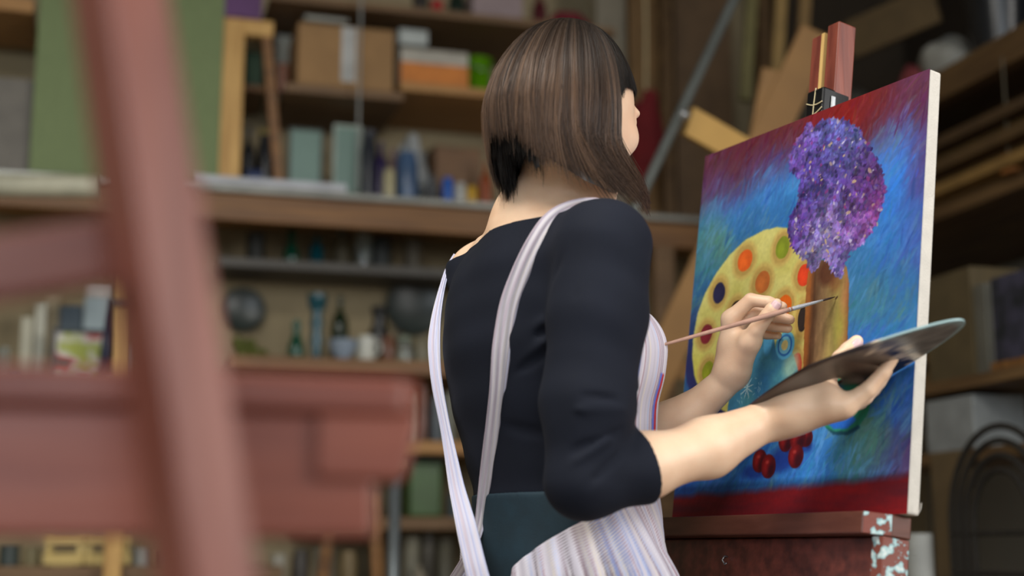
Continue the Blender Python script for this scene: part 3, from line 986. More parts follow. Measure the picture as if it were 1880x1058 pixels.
vessel('flask', 545, 32, 588, Z1, 4.45, M_gl_green, 'small emerald glass flask on the bottle shelf', 'flask')
vessel('vase', 583, 36, 542, Z1, 4.45, M_gl_teal, 'tall teal glass vase with a pinched waist on the bottle shelf', 'vase')
vessel('bottle', 625, 32, 545, Z1, 4.50, M_gl_dark, 'dark green wine bottle on the bottle shelf', 'bottle')
vessel('bowl', 630, 54, 626, Z1, 4.40, K((150, 164, 180), 0.3), 'pale blue bowl in front of the dark green wine bottle', 'bowl')
vessel('mug', 673, 34, 620, Z1, 4.40, K((214, 214, 202), 0.3), 'white mug on the bottle shelf', 'mug', handle=True)
vessel('jug', 697, 42, 565, Z1, 4.52, K((34, 34, 34), 0.3), 'black jug standing behind the white mug', 'jug', handle=True)
vessel('jar', 713, 26, 618, Z1, 4.42, K((112, 64, 38), 0.3), 'small brown jar beside the black jug', 'jar')
vessel('jar', 743, 30, 628, Z1, 4.42, M_gl_clear, 'clear glass jar near the end of the bottle shelf', 'jar', cap=K((120, 130, 110)))
vessel('jar', 775, 30, 620, Z1, 4.46, K((130, 122, 96), 0.4), 'dull tan jar partly behind the apron strap', 'jar')
for (px, r, py, lab) in ((448, 42, 566, 'round dark green plate hanging on the wall under the grey shelf'), (764, 52, 562, 'large round dark grey plate hanging on the wall beside the black jug')):
    c0 = on_y(px, py, 4.72)
    rr_ = abs(xY(px + r, py, 4.7) - xY(px - r, py, 4.7)) / 2
    one(MB().lathe([(0, 0), (rr_ * 0.6, 0), (rr_, 0.016), (rr_, 0.02), (rr_ * 0.6, 0.006), (0, 0.006)], (c0.x, 4.765, c0.z), (0, -1, 0.05), n=40), 'hanging_plate', K((50, 58, 54), 0.35), lab, 'plate', smooth=True)
# yellowish fruit heap under the round plate
for i, (px, py) in enumerate(((436, 628), (452, 640), (468, 632), (482, 644), (445, 646), (460, 622))):
    x = xY(px, py, 4.47)
    one(MB().blob((x, 4.47 + 0.03 * (i % 2), Z1 + 0.021 + (0.03 if i in (0, 5) else 0)), (0.022, 0.022, 0.022), i, 0.06), 'dried_fruit', K((86, 92, 24), 0.6),
        'olive green dried fruit in the small heap below the dark green plate', 'fruit', 'dried fruits on the bottle shelf', smooth=True)
# glassware on the narrow grey shelf
for (px, w, py, m, k, lab) in ((536, 30, 420, M_gl_green, 'flask', 'green glass flask on the narrow grey shelf'), (582, 26, 432, M_gl_teal, 'bottle', 'teal bottle on the narrow grey shelf'),
                               (628, 34, 424, K((74, 66, 42)), 'jug', 'olive brown jug on the narrow grey shelf'), (668, 30, 428, M_gl_clear, 'jar', 'clear jar on the narrow grey shelf'),
                               (700, 36, 436, K((50, 54, 52)), 'jar', 'dark grey jar on the narrow grey shelf'), (758, 34, 440, K((96, 88, 72)), 'tin', 'tan tin near the end of the narrow grey shelf'),
                               (470, 36, 430, K((40, 40, 34)), 'tin', 'black tin at the start of the narrow grey shelf')):
    vessel(k, px, w, py, Z1b, 4.6, m, lab, k)
# things on the long shelf
panel(530, 236, 592, 335, 4.46, 0.012, 'frosted_pane', K((70, 78, 74)), 'dark framed frosted glass pane standing on the long shelf', 'glass pane', zb=Z2 + 0.001, frame=0.006, face=M_frost)
panel(612, 230, 664, 332, 4.50, 0.012, 'frosted_pane', K((180, 192, 180)), 'pale edged frosted glass pane standing behind the dark bottles', 'glass pane', zb=Z2 + 0.001, frame=0.008, face=M_frost)
vessel('bottle', 458, 26, 232, Z2, 4.5, K((22, 24, 28), 0.3), 'black bottle seen through the pine frame, the slimmer one', 'bottle')
vessel('jar', 490, 34, 250, Z2, 4.5, K((26, 28, 34), 0.3), 'black jar with a yellow lid seen through the pine frame', 'jar', cap=K((150, 130, 60)))
carton(454, 318, 482, Z2, 4.39, 0.05, K((34, 52, 96)), 'flat blue box lying inside the pine frame')
vessel('jar', 678, 30, 250, Z2, 4.46, K((36, 40, 50), 0.3), 'charcoal jar beside the pale frosted pane', 'jar', cap=K((70, 72, 78)))
vessel('bottle', 700, 26, 262, Z2, 4.42, K((44, 30, 74), 0.3), 'violet bottle on the long shelf', 'bottle')
vessel('bottle', 722, 22, 275, Z2, 4.50, K((130, 100, 104), 0.4), 'rose coloured bottle on the long shelf', 'bottle')
vessel('jar', 715, 22, 312, Z2, 4.38, K((190, 180, 140), 0.4), 'small cream jar in front of the violet bottle', 'jar')
vessel('jar', 748, 40, 282, Z2, 4.40, K((70, 96, 130), 0.3), 'slate blue jar in front of the plastic bag', 'jar')
one(MB().blob((xY(756, 250, 4.55), 4.55, Z2 + 0.13), (0.055, 0.05, 0.135), 3, 0.35, 30), 'plastic_bag', M_film, 'tall crumpled clear plastic bag on the long shelf', 'bag', smooth=True)
one(MB().blob((xY(792, 300, 4.42), 4.42, Z2 + 0.05), (0.024, 0.03, 0.052), 8, 0.3, 24), 'grey_rag', K((92, 94, 96), 0.9), 'grey rag heaped between the plastic bag and brown carton', 'rag', smooth=True)
vessel('jar', 822, 20, 328, Z2, 4.38, K((30, 96, 190), 0.4), 'bright blue pot in front of the brown carton', 'pot')
vessel('jar', 845, 22, 338, Z2, 4.38, K((190, 190, 184), 0.4), 'white pot in front of the brown carton', 'pot')
vessel('jar', 866, 20, 344, Z2, 4.38, K((206, 160, 40), 0.4), 'yellow pot in front of the brown carton', 'pot')
vessel('bottle', 892, 22, 300, Z2, 4.38, K((150, 70, 28), 0.4), 'orange brown bottle close to the hair', 'bottle')
# upper shelf clutter
vessel('tin', 802, 24, 4, Z4, 4.42, K((176, 34, 34), 0.4), 'red tin on the topmost shelf', 'tin')
vessel('tin', 772, 30, -12, Z4, 4.46, K((50, 44, 40), 0.4), 'dark tin on the topmost shelf', 'tin')
vessel('jar', 838, 30, -6, Z4, 4.46, K((22, 40, 28), 0.4), 'dark green jar between the red tin and pinkish carton', 'jar')
vessel('bottle', 990, 26, -20, Z4, 4.5, K((90, 26, 34), 0.4), 'dark red bottle above the head of the painter', 'bottle')
one(MB().blob((xY(1040, 15, 4.5), 4.5, Z4 + 0.05), (0.08, 0.07, 0.055), 5, 0.3, 24), 'red_cloth', K((120, 26, 40), 0.9), 'crumpled dark red cloth on the topmost shelf', 'cloth', smooth=True)
# seen through the frame: small green pack and a light object on the short shelf
_, Zs, _, _ = shelf(446, 486, 156, 0.02, 'bracket_shelf', W_orange, 'tiny shelf seen inside the pine frame', Y=4.5, depth=0.26)
carton(450, 96, 484, Zs, 4.56, 0.1, K((24, 60, 30)), 'dark green pack on the tiny shelf inside the frame')
vessel('mug', 520, 24, 120, Z3, 4.46, K((150, 96, 70), 0.4), 'terracotta cup beside the taped cardboard box', 'cup')
carton(508, 66, 540, Z3, 4.6, 0.12, K((176, 176, 164)), 'narrow white pack standing behind the terracotta cup')

# shelf on the left: pictures, navy stand, white boxes
M_pic = mat('abstract_print', (200, 196, 190), 0.5, rgb2=(176, 50, 40), scale=16, detail=1)
M_pic.node_tree.nodes['Color Ramp'].color_ramp.elements[0].position = 0.48
M_pic.node_tree.nodes['Color Ramp'].color_ramp.elements[1].position = 0.55
e = M_pic.node_tree.nodes['Color Ramp'].color_ramp.elements.new(0.40)
e.color = (*lin((150, 158, 40)), 1)
e = M_pic.node_tree.nodes['Color Ramp'].color_ramp.elements.new(0.66)
e.color = (*lin((30, 40, 40)), 1)
panel(92, 604, 214, 748, 4.46, 0.02, 'framed_picture', K((48, 60, 64)), 'dark framed picture with red, green and white patches', 'picture', zb=ZL, frame=0.012, face=M_pic)
panel(36, 582, 58, 700, 4.52, 0.03, 'cream_frame', K((186, 182, 160)), 'short cream frame standing on edge on the side shelf', 'frame', zb=ZL)  # plain cream frames stood on edge
panel(62, 552, 82, 700, 4.56, 0.03, 'cream_frame', K((196, 194, 176)), 'taller cream frame standing on edge beside the framed picture', 'frame', zb=ZL)
panel(84, 536, 108, 604, 4.66, 0.03, 'pale_board', K((196, 178, 142)), 'narrow tan board standing behind the framed picture', 'board', zb=ZL)
panel(110, 560, 152, 604, 4.62, 0.10, 'slate_box', K((84, 100, 112)), 'slate blue box standing behind the framed picture', 'box', zb=ZL)
panel(154, 545, 208, 604, 4.60, 0.12, 'pale_box', K((176, 192, 196)), 'pale blue box behind the framed picture', 'box', zb=ZL)
zz = on_y(180, 545, 4.60).z
panel(158, 516, 208, 545, 4.60, 0.12, 'white_box', K((214, 208, 202)), 'white box stacked on the pale blue box', 'box', zb=zz + 0.001)
t = thing('navy_stand', (xY(185, 700, 4.40), 4.40, ZL), 'navy blue stand with a round foot before the framed picture', 'stand')
xs = xY(185, 700, 4.40)
zt = on_y(190, 548, 4.40).z
auto_smooth(MB().lathe([(0, 0.001), (0.046, 0.001), (0.044, 0.02), (0.016, 0.05), (0.012, 0.07), (0, 0.07)], (xs, 4.40, ZL)).build('foot', K((20, 28, 66), 0.35), t))
MB().tube([(xs, 4.40, ZL + 0.05), (xs + 0.012, 4.40, ZL + 0.18), (xs + 0.02, 4.40, zt)], [0.014, 0.02, 0.005], 12).build('stem', K((20, 28, 66), 0.35), t, True)
for i, (px, py, m, lab) in enumerate(((8, 640, M_gl_clear, 'tall clear jar at the end of the side shelf'), (26, 690, K((96, 116, 134), 0.3), 'squat grey blue jar beside the short cream frame'), (52, 700, K((70, 76, 70), 0.4), 'squat dark jar in front of the cream frames'))):
    vessel('jar', px, 30, py, ZL, 4.40, m, lab, 'jar')
vessel('jar', 246, 16, 634, ZL, 4.44, K((206, 200, 190), 0.4), 'little white pot right beside the pale pine post', 'pot')
one(MB().box((xY(210, 555, 4.2), 4.26, on_y(230, 560, 4.26).z), (xY(330, 555, 4.2), 4.29, on_y(230, 549, 4.26).z)), 'black_bracket', M_black, 'black metal bracket fixed to the pale pine post', 'bracket')

# crates under the near easel shelf
M_crate = wood('yellow_crate_wood', (184, 158, 92), (206, 182, 118), 0.6, 0, 6)
for (px0, px1, lab) in ((84, 152, 'open slatted yellow crate, the one further from the post'), (158, 236, 'open slatted yellow crate, the one nearer the post')):
    x0, x1 = xY(px0, 1010, 4.36), xY(px1, 1010, 4.36)
    zt = on_y(150, 1000, 4.36).z
    zb_ = zt - 0.15
    t = thing('slatted_crate', ((x0 + x1) / 2, 4.5, ZLL), lab, 'crate')
    zb_ = ZLL + 0.001
    zt = zb_ + 0.10
    for (xx, yy) in ((x0, 4.36), (x1 - 0.015, 4.36), (x0, 4.62), (x1 - 0.015, 4.62)):
        MB().box((xx, yy, zb_), (xx + 0.015, yy + 0.015, zt)).build('corner_post', M_crate, t)
    g = MB()
    for z in (zb_ + 0.005, zt - 0.035):
        g.box((x0, 4.353, z), (x1, 4.36, z + 0.03)).box((x0, 4.635, z), (x1, 4.642, z + 0.03))
        g.box((x0 - 0.006, 4.36, z), (x0, 4.635, z + 0.03)).box((x1, 4.36, z), (x1 + 0.006, 4.635, z + 0.03))
    g.build('slats', M_crate, t)
    MB().box((x0, 4.36, zb_), (x1, 4.635, zb_ + 0.006)).build('bottom_board', M_crate, t)
for (px, w, py, rgb, lab) in ((18, 40, 1000, (60, 70, 66), 'dark grey pot on the shelf below the side shelf'), (262, 36, 1006, (150, 152, 146), 'pale grey pot beside the yellow crates'),
                              (312, 38, 1012, (120, 104, 88), 'dull brown pot beside the pale grey pot'), (60, 30, 1006, (140, 128, 92), 'straw coloured pot beside the dark grey pot')):
    vessel('tin', px, w, py, ZLL, 4.44, K(rgb, 0.5), lab, 'pot')
# table frame between the easel and the painter: a metal leg and a slanted wooden leg
x = xY(724, 960, 3.7)
t = thing('work_stool', (x - 0.12, 3.85, 0), 'tall work stool with a grey metal leg and slanted wooden legs', 'stool')
zt = on_y(724, 862, 3.7).z
MB().tube([(x, 3.7, 0), (x, 3.7, zt)], 0.016, 14).build('leg', K((140, 148, 152), 0.35, metal=0.6), t, True)
g = MB()
g.beam((xY(735, 1200, 3.72), 3.76, 0), (xY(690, 870, 3.72), 3.76, on_y(690, 870, 3.72).z), 0.032, 0.03, (1, 0, 0))
g.build('leg', W_orange, t, False, 0.002)
g = MB()
g.beam((xY(600, 1150, 3.72) - 0.05, 3.98, 0), (xY(640, 870, 3.72), 3.96, on_y(640, 870, 3.72).z), 0.032, 0.03, (1, 0, 0))
g.build('leg', W_orange, t, False, 0.002)
MB().box((xY(600, 862, 3.7), 3.66, zt), (xY(738, 862, 3.7), 4.02, zt + 0.03)).build('seat', W_dark, t, False, 0.004)
# low shelf and lowest shelf clutter
t = thing('green_tub', (xY(782, 880, 4.46), 4.5, Z00), 'dark green plastic tub on the dark lowest shelf', 'tub')
x0, x1 = xY(752, 880, 4.42), xY(812, 880, 4.42)
zt = on_y(780, 850, 4.42).z
MB().box((x0, 4.42, Z00 + 0.001), (x1, 4.6, zt)).build('body', K((58, 92, 36), 0.4), t, False, 0.008)
MB().box((x0 - 0.005, 4.415, zt), (x1 + 0.005, 4.605, zt + 0.012)).build('lid', K((30, 46, 28), 0.4), t, False, 0.004)
low = [((752, 24, 724), (166, 156, 138)), ((776, 26, 712), (90, 60, 46)), ((802, 26, 730), (84, 92, 98)), ((738, 20, 742), (60, 52, 42)), ((826, 24, 722), (120, 120, 104))]
names = {(166, 156, 138): 'cream', (90, 60, 46): 'brown', (84, 92, 98): 'blue grey', (60, 52, 42): 'dark brown', (120, 120, 104): 'khaki'}
for (a, rgb) in low:
    vessel('jar', a[0], a[1], a[2], Z0, 4.45, K(rgb, 0.4), names[rgb] + ' jar on the low pine shelf', 'jar')
for (px, w, py, k, rgb, lab) in ((690, 26, 902, 'jar', (120, 116, 96), 'grey green jar on the dark lowest shelf'), (835, 24, 890, 'bottle', (64, 84, 92), 'steel blue bottle on the dark lowest shelf'),
                                 (660, 26, 906, 'tin', (150, 110, 70), 'ochre tin on the dark lowest shelf')):
    vessel(k, px, w, py, Z00, 4.44, K(rgb, 0.45), lab, k)
_, Zq, _, _ = shelf(430, 1240, 1085, 0.04, 'floor_rack_shelf', W_dark, 'board of the floor rack below the jars')
for (px, w, py, k, rgb, lab) in ((512, 30, 1018, 'tin', (176, 170, 154), 'cream tin seen just below the near easel'), (552, 32, 1010, 'jar', (60, 52, 44), 'dark jar seen just below the near easel'),
                                 (596, 36, 1004, 'tin', (128, 124, 112), 'light grey tin beside the slanted stool leg'), (640, 30, 1012, 'jar', (150, 128, 88), 'straw jar under the tall work stool'),
                                 (756, 30, 988, 'tin', (150, 146, 128), 'pale tin right of the metal stool leg'), (786, 34, 978, 'jar', (72, 66, 54), 'dark brown jar beside the apron strap end'),
                                 (818, 30, 990, 'tin', (112, 108, 92), 'drab tin almost hidden by the crossed apron straps'), (770, 26, 1040, 'bottle', (170, 160, 140), 'stubby beige bottle standing before the pale tin')):
    vessel(k, px, w, py, Zq, 4.44 if k != 'bottle' else 4.37, K(rgb, 0.5), lab, k)

# ------------------------------------------------------------------ lean-to timber in the far corner and behind the painter
XR = 2.3
g = MB()
for (px0, px1, rgb, name, lab, Yp) in ((1096, 1150, (150, 140, 120), 'white_plank', 'off white plank standing behind the head of the painter', 4.52),
                                       (1156, 1212, (142, 108, 66), 'plywood_sheet', 'tan plywood sheet standing beside the off white plank', 4.56),
                                       (1240, 1345, (112, 86, 58), 'plywood_sheet', 'brown plywood sheet standing behind the grey pipe', 4.60)):
    x0, x1 = xY(px0, 150, Yp), xY(px1, 150, Yp)
    zb_ = Z2 + 0.001
    one(MB().box((x0, Yp, zb_), (x1, Yp + 0.02, 3.2)), name, K(rgb, 0.7), lab, 'board', bevel=0.002)
x0, x1 = xY(1216, 150, 4.5), xY(1236, 150, 4.5)
one(MB().box((x0, 4.50, Z2 + 0.001), (x1, 4.54, 3.25)), 'brown_batten', W_deep, 'thin brown batten standing between the plywood sheets', 'batten')
# grey pipe with a bolt, an ochre plank and a diagonal beam
t = thing('steel_strut', at(1158, 398, 3.4), 'grey steel strut rising diagonally beside the painter with a round bolt', 'strut')
p0_, p1_ = at(1060, 610, 3.42), at(1375, -60, 3.52)
dd = (p1_ - p0_).normalized()
pf = p0_ + dd * (-(p0_.z) / dd.z)
MB().tube([pf, p1_ + dd * 0.2], 0.013, 12).build('tube', K((112, 116, 112), 0.4, metal=0.4), t, True)
bl = at(1258, 209, 3.40)
auto_smooth(MB().lathe([(0, 0), (0.013, 0.0), (0.013, 0.008), (0.006, 0.014), (0, 0.016)], bl + FWD * 0.02, -FWD).build('bolt', M_steel, t))
g = MB()
g.beam(at(1262, 222, 3.52), at(1385, 292, 3.62), 0.075, 0.02, UPV)
one(g, 'ochre_plank', mat('ochre_ply', (186, 146, 78), 0.6, 0.06, 8), 'short ochre plank bolted to the grey steel strut', 'plank', bevel=0.002)
W_och = mat('ochre_timber', (140, 102, 54), 0.65, 0.12, 6)
t = thing('timber_trestle', on_y(1210, 1000, 3.95), 'slanted ochre timber trestle rising behind the painting', 'trestle')
t.location.z = 0
for (a, b_, w_) in (((1125, 860), (1500, 60), 0.10), ((1290, 860), (1420, 130), 0.07)):
    q0, q1 = at(*a, 3.95), at(*b_, 4.02)
    dd = (q1 - q0).normalized()
    q0 = q0 + dd * (-(q0.z) / dd.z)
    g = MB()
    g.beam(q0, q1, w_, 0.035, RGT)
    g.build('rail', W_och, t, False, 0.003)
for k in range(7):
    a = k / 6
    c0 = at(1195 + 170 * a, 680 - 385 * a, 3.99)
    g = MB()
    g.beam(c0 - RGT * 0.02, c0 + RGT * (0.13 - 0.05 * a), 0.05, 0.02, UPV)
    g.build('tread', W_och, t, False, 0.002)
one(MB().blob(on_y(1186, 250, 4.25), (0.055, 0.05, 0.17), 2, 0.3, 28), 'hanging_red_cloth', K((112, 16, 22), 0.9), 'dark red cloth hanging behind the face of the painter', 'cloth', smooth=True)
one(MB().tube([on_y(1186, 190, 4.25), on_y(1186, 60, 4.25), Vector((on_y(1186, 60, 4.25).x, 4.25, 3.3))], 0.003, 6), 'support_string', M_string, 'cord from which the dark red cloth hangs', 'cord')
# slats leaning at the top near the easel mast
for i, (px0, py0, px1, py1, rgb, lab) in enumerate(((1400, -60, 1368, 185, (104, 96, 50), 'olive slat, nearest the grey strut, leaning in the corner'), (1452, -60, 1425, 160, (150, 120, 66), 'ochre slat leaning in the corner above the trestle'),
                                                    (1500, -60, 1468, 150, (134, 104, 58), 'brown ochre slat leaning behind the easel mast'))):
    g = MB()
    g.beam(at(px1, py1, 4.35), at(px0, py0, 4.45) + Vector((0, 0, 0.3)), 0.035, 0.03, RGT)
    one(g, 'leaning_slat', K(rgb, 0.7), lab, 'slat', bevel=0.002)

# ------------------------------------------------------------------ timber rack along the right wall
def rx(px, py, X=XR):
    return on_x(px, py, X)


t_r = thing('timber_rack', (XR + 0.3, 3.6, 0), 'dark timber rack along the wall behind the canvas', 'rack')
ZB = rx(1736, 122).z
for z, h in ((ZB, 0.09), (rx(1800, 340).z, 0.05), (rx(1800, 700).z + 0.0, 0.05)):
    MB().box((XR, 2.2, z - h), (XR + 0.05, 4.74, z)).build('front_rail', W_deep, t_r, False, 0.003)
    MB().box((XR + 0.05, 2.2, z - 0.02), (XR + 0.68, 4.74, z)).build('shelf_board', W_deep, t_r)
MB().box((2.95, 2.2, ZB), (2.98, 4.74, 3.28)).build('back_panel', K((52, 40, 26), 0.8), t_r)
MB().box((XR + 0.1, 4.70, ZB), (2.95, 4.73, 3.28)).build('side_panel', K((56, 44, 28), 0.8), t_r)
for y in (2.25, 4.66):
    MB().box((XR + 0.01, y, 0), (XR + 0.06, y + 0.06, 3.25)).build('post', W_deep, t_r, False, 0.003)
zr2, zr1 = rx(1800, 340).z, rx(1800, 700).z
bc_ = [(150, 116, 62), (118, 88, 48), (96, 72, 40), (134, 104, 60), (84, 62, 36), (126, 96, 52)]
k = 0
for (zb_, n_, lab) in ((zr2, 5, 'stored on the middle level of the timber rack'), (zr1, 4, 'stored on the lower level of the timber rack')):
    for i in range(n_):
        rgb = bc_[k % 6]
        k += 1
        z = zb_ + 0.002 + i * 0.034
        xo = 0.0 if i % 2 else -0.05
        b = MB().box((XR + xo, 2.35 + 0.12 * (i % 3), z), (XR + 0.42 + xo, 4.6 - 0.08 * i, z + 0.03))
        one(b, 'stored_plank', K(rgb, 0.7), ('%s plank of the stack ' % ('bottom', 'second', 'third', 'fourth', 'top')[i if i < n_ - 1 else 4]) + lab, 'plank', bevel=0.002)
# big dark sheets leaning in the top corner
g = MB()
g.beam(at(1560, 75, 4.4), at(1720, 5, 4.2), 0.12, 0.02, UPV)
one(g, 'timber_offcut', K((96, 76, 44), 0.7), 'wide brown board lying high under the ceiling behind the mast', 'board', bevel=0.002)
c0 = rx(1600, 180, 2.24)
one(MB().blob((XR + 0.15, 4.42, ZB + 0.12), (0.10, 0.2, 0.10), 6, 0.35, 30), 'film_roll', mat('grey_film', (112, 110, 102), 0.4, 0.15, 10, bump=0.6), 'grey crumpled plastic sheeting behind the top of the easel', 'sheeting', smooth=True)
for i, (px, py, r, rgb, nm, lab) in enumerate(((1738, 84, (0.07, 0.085, 0.08), (176, 174, 164), 'white_bag', 'crumpled white bag on the top beam of the timber rack'),
                                               (1684, 114, (0.05, 0.055, 0.055), (176, 84, 88), 'pink_bag', 'crumpled pink bag beside the white bag'))):
    c0 = rx(px, py, XR + 0.1)
    c0.z = ZB + r[2] * 0.85
    one(MB().blob(c0, r, 10 + i, 0.28, 28, flat=-r[2] * 0.8), nm, K(rgb, 0.6), lab, 'bag', smooth=True)
c0 = rx(1836, 50, XR + 0.12)
t = thing('black_bucket', (c0.x, c0.y, ZB), 'black bucket on the top beam of the timber rack', 'bucket')
zt0 = rx(1830, -60, XR + 0.12).z
auto_smooth(MB().lathe([(0.075, 0.002), (0.11, zt0 - ZB), (0.115, zt0 - ZB), (0.115, zt0 - ZB + 0.012), (0.10, zt0 - ZB + 0.01), (0.07, 0.01), (0, 0.01)], (c0.x, c0.y, ZB)).build('body', K((30, 32, 36), 0.25), t))
MB().tube([c0 + Vector((0, -0.115, zt0 - c0.z - 0.01)), c0 + Vector((-0.09, -0.06, zt0 - c0.z - 0.05)), c0 + Vector((-0.115, 0.03, zt0 - c0.z - 0.08)), c0 + Vector((-0.02, 0.115, zt0 - c0.z - 0.01))], 0.003, 6).build('handle', M_steel, t, True)
c0 = rx(1840, 105, XR - 0.02)
c1 = rx(1848, 300, XR - 0.02)
t = thing('hanging_tag', (c0.x, c0.y, c1.z), 'thin cord with a small orange block hanging off the timber rack', 'cord')
MB().tube([c0, Vector((c0.x, c0.y, c1.z + 0.02))], 0.0022, 6).build('cord', K((110, 100, 80)), t)
MB().box((c0.x - 0.015, c0.y - 0.03, c1.z - 0.03), (c0.x + 0.015, c0.y + 0.02, c1.z + 0.02)).build('block', K((180, 118, 62)), t, False, 0.003)
# lower right: cartons, pale drawer box, dark picture, wicker arch
def rbox(px0, py0, px1, py1, X, dx, nm, m, lab, cat, zb=None):
    a, b_ = rx(px0, (py0 + py1) / 2, X), rx(px1, (py0 + py1) / 2, X)
    zt = rx((px0 + px1) / 2, py0, X).z
    z0 = rx((px0 + px1) / 2, py1, X).z if zb is None else zb
    return one(MB().box((X, min(a.y, b_.y), z0), (X + dx, max(a.y, b_.y), zt)), nm, m, lab, cat, bevel=0.004)


XL = 2.05
def stand_shelf(py, lab, nm):
    z = rx(1780, py, XL).z
    one(MB().box((XL - 0.02, 2.0, z - 0.03), (XL + 0.22, 4.2, z)), nm, W_deep, lab, 'shelf', bevel=0.003)
    return z


zA = stand_shelf(692, 'narrow black brown shelf behind the palette tip', 'side_ledge')
zC = stand_shelf(826, 'narrow dark shelf under the pale grey box', 'side_ledge')
rbox(1700, 500, 1786, 690, XL, 0.15, 'carton_sheet', K((92, 78, 50), 0.8), 'large brown carton standing on the narrow shelf behind the palette tip', 'box', zA + 0.001)
rbox(1790, 520, 1812, 690, XL, 0.12, 'pale_sheet', K((100, 98, 88), 0.6), 'grey sheet on edge beside the large brown carton', 'sheet', zA + 0.001)
rbox(1700, 730, 1788, 824, XL, 0.15, 'pale_grey_box', K((148, 152, 152), 0.6), 'pale grey box beside the lower edge of the canvas', 'box', zC + 0.001)
t = thing('dark_painting', (XL, 3.0, zA), 'dark unframed painting leaning on the narrow shelf at the frame edge', 'painting')
a, b_ = rx(1822, 640, XL - 0.005), rx(1910, 640, XL - 0.005)
MB().box((XL, b_.y, zA + 0.001), (XL + 0.02, a.y, rx(1860, 500, XL).z)).build('board', mat('dark_smears', (22, 30, 36), 0.5, rgb2=(58, 58, 76), scale=18), t, False, 0.002)
MB().box((XL - 0.012, b_.y, zA + 0.001), (XL, a.y, zA + 0.02)).build('ledge_strip', W_orange, t)
g = MB()
cy = rx(1835, 880, XL - 0.1)
for r_ in (0.20, 0.17, 0.14, 0.11):
    pts = [Vector((XL - 0.1, cy.y + r_ * math.cos(a), cy.z - 0.1 + r_ * 1.1 * math.sin(a))) for a in np.linspace(0, math.pi, 22)]
    pts = [Vector((XL - 0.1, cy.y + r_, 0.02))] + pts + [Vector((XL - 0.1, cy.y - r_, 0.02))]
    g.tube(pts, 0.008, 8)
for k in range(8):
    zz_ = cy.z - 0.12 - k * 0.09
    if zz_ > 0.05:
        g.tube([(XL - 0.1, cy.y - 0.2, zz_), (XL - 0.1, cy.y + 0.2, zz_)], 0.006, 8)
one(g, 'wicker_arch', K((34, 29, 22), 0.8), 'dark arched wicker panel standing on the floor by the rack', 'panel', smooth=True)
rbox(1716, 830, 1770, 1200, XL - 0.05, 0.04, 'tan_board', K((102, 84, 56), 0.8), 'tan board standing on the floor behind the canvas corner', 'board', 0.001)
one(MB().tube([rx(1686, 980, 1.75) * 1, Vector((rx(1686, 980, 1.75).x, rx(1686, 980, 1.75).y, 0))], 0.03, 16), 'white_pipe', K((170, 172, 168), 0.4), 'short white pipe standing on the floor behind the easel shelf', 'pipe', smooth=True)

# ------------------------------------------------------------------ the painter: distance-field body, meshed as continuous surfaces
A3 = lambda v: np.array(v, float)


def cap(a, b, ra, rb, k=0.012, flat=None):
    """tapered capsule; flat = (direction, factor) squashes it along one direction"""
    a, b = A3(a), A3(b)
    ab = b - a
    L2 = float(ab @ ab) + 1e-12
    if flat is not None:
        n, s = A3(flat[0]), flat[1]
        n = n - ab * (n @ ab) / L2
        n /= np.linalg.norm(n)

    def f(p):
        q = p - a
        t = np.clip((q @ ab) / L2, 0, 1)
        r = q - t[:, None] * ab
        if flat is not None:
            r = r + n * ((r @ n) * (1 / s - 1))[:, None]
        return np.sqrt(np.einsum('ij,ij->i', r, r)) - (ra + (rb - ra) * t)
    return f, k, (a + b) / 2, math.sqrt(L2) / 2 + max(ra, rb) * 1.1


def elip(c, axes, rad, k=0.012, cut=False):
    c = A3(c)
    M = np.array([A3(x) / np.linalg.norm(A3(x)) for x in axes])
    r = A3(rad)

    def f(p):
        q = (p - c) @ M.T
        k0 = np.sqrt(((q / r) ** 2).sum(1)) + 1e-9
        k1 = np.sqrt(((q / r ** 2) ** 2).sum(1)) + 1e-9
        return k0 * (k0 - 1) / k1
    return f, (-k if cut else k), c, float(r.max())


def loft(secs, lat, dep, k=0.02):
    """body trunk: elliptical sections (z, x, y, half width, half depth)"""
    S = np.array(sorted(secs))
    lat, dep = A3(lat)[:2], A3(dep)[:2]
    zs = np.linspace(S[0, 0], S[-1, 0], 200)
    ext = [np.interp(zs, S[:, 0], S[:, i]) for i in range(1, 5)]
    ker = np.exp(-np.linspace(-2, 2, 19) ** 2); ker /= ker.sum()
    ext = [np.convolve(np.pad(e_, 9, 'edge'), ker, 'valid') for e_ in ext]

    def f(p):
        z = p[:, 2]
        cx, cy, a, b = [np.interp(z, zs, e_) for e_ in ext]
        qx, qy = p[:, 0] - cx, p[:, 1] - cy
        u = qx * lat[0] + qy * lat[1]
        v = qx * dep[0] + qy * dep[1]
        k0 = np.sqrt((u / a) ** 2 + (v / b) ** 2) + 1e-9
        k1 = np.sqrt((u / a ** 2) ** 2 + (v / b ** 2) ** 2) + 1e-9
        d = k0 * (k0 - 1) / k1
        dz = np.maximum(z - S[-1, 0], S[0, 0] - z)
        return np.where(dz > 0, np.sqrt(np.maximum(d, 0) ** 2 + dz ** 2), np.maximum(d, dz))
    c = np.array([S[:, 1].mean(), S[:, 2].mean(), (S[0, 0] + S[-1, 0]) / 2])
    return f, k, c, (S[-1, 0] - S[0, 0]) / 2 + 0.2


def blend(prims, p, cull=None):
    d = None
    for i, (f, k, c, r) in enumerate(prims):
        if cull is not None and not cull[i]:
            continue
        x = f(p)
        if d is None:
            d = x
            continue
        if k >= 0:
            h = np.clip(0.5 + 0.5 * (x - d) / k, 0, 1)
            d = x + (d - x) * h - k * h * (1 - h)
        else:
            kk = -k
            h = np.clip(0.5 - 0.5 * (x + d) / kk, 0, 1)
            d = d + (-x - d) * h + kk * h * (1 - h)
    return d if d is not None else np.full(len(p), 1.0)


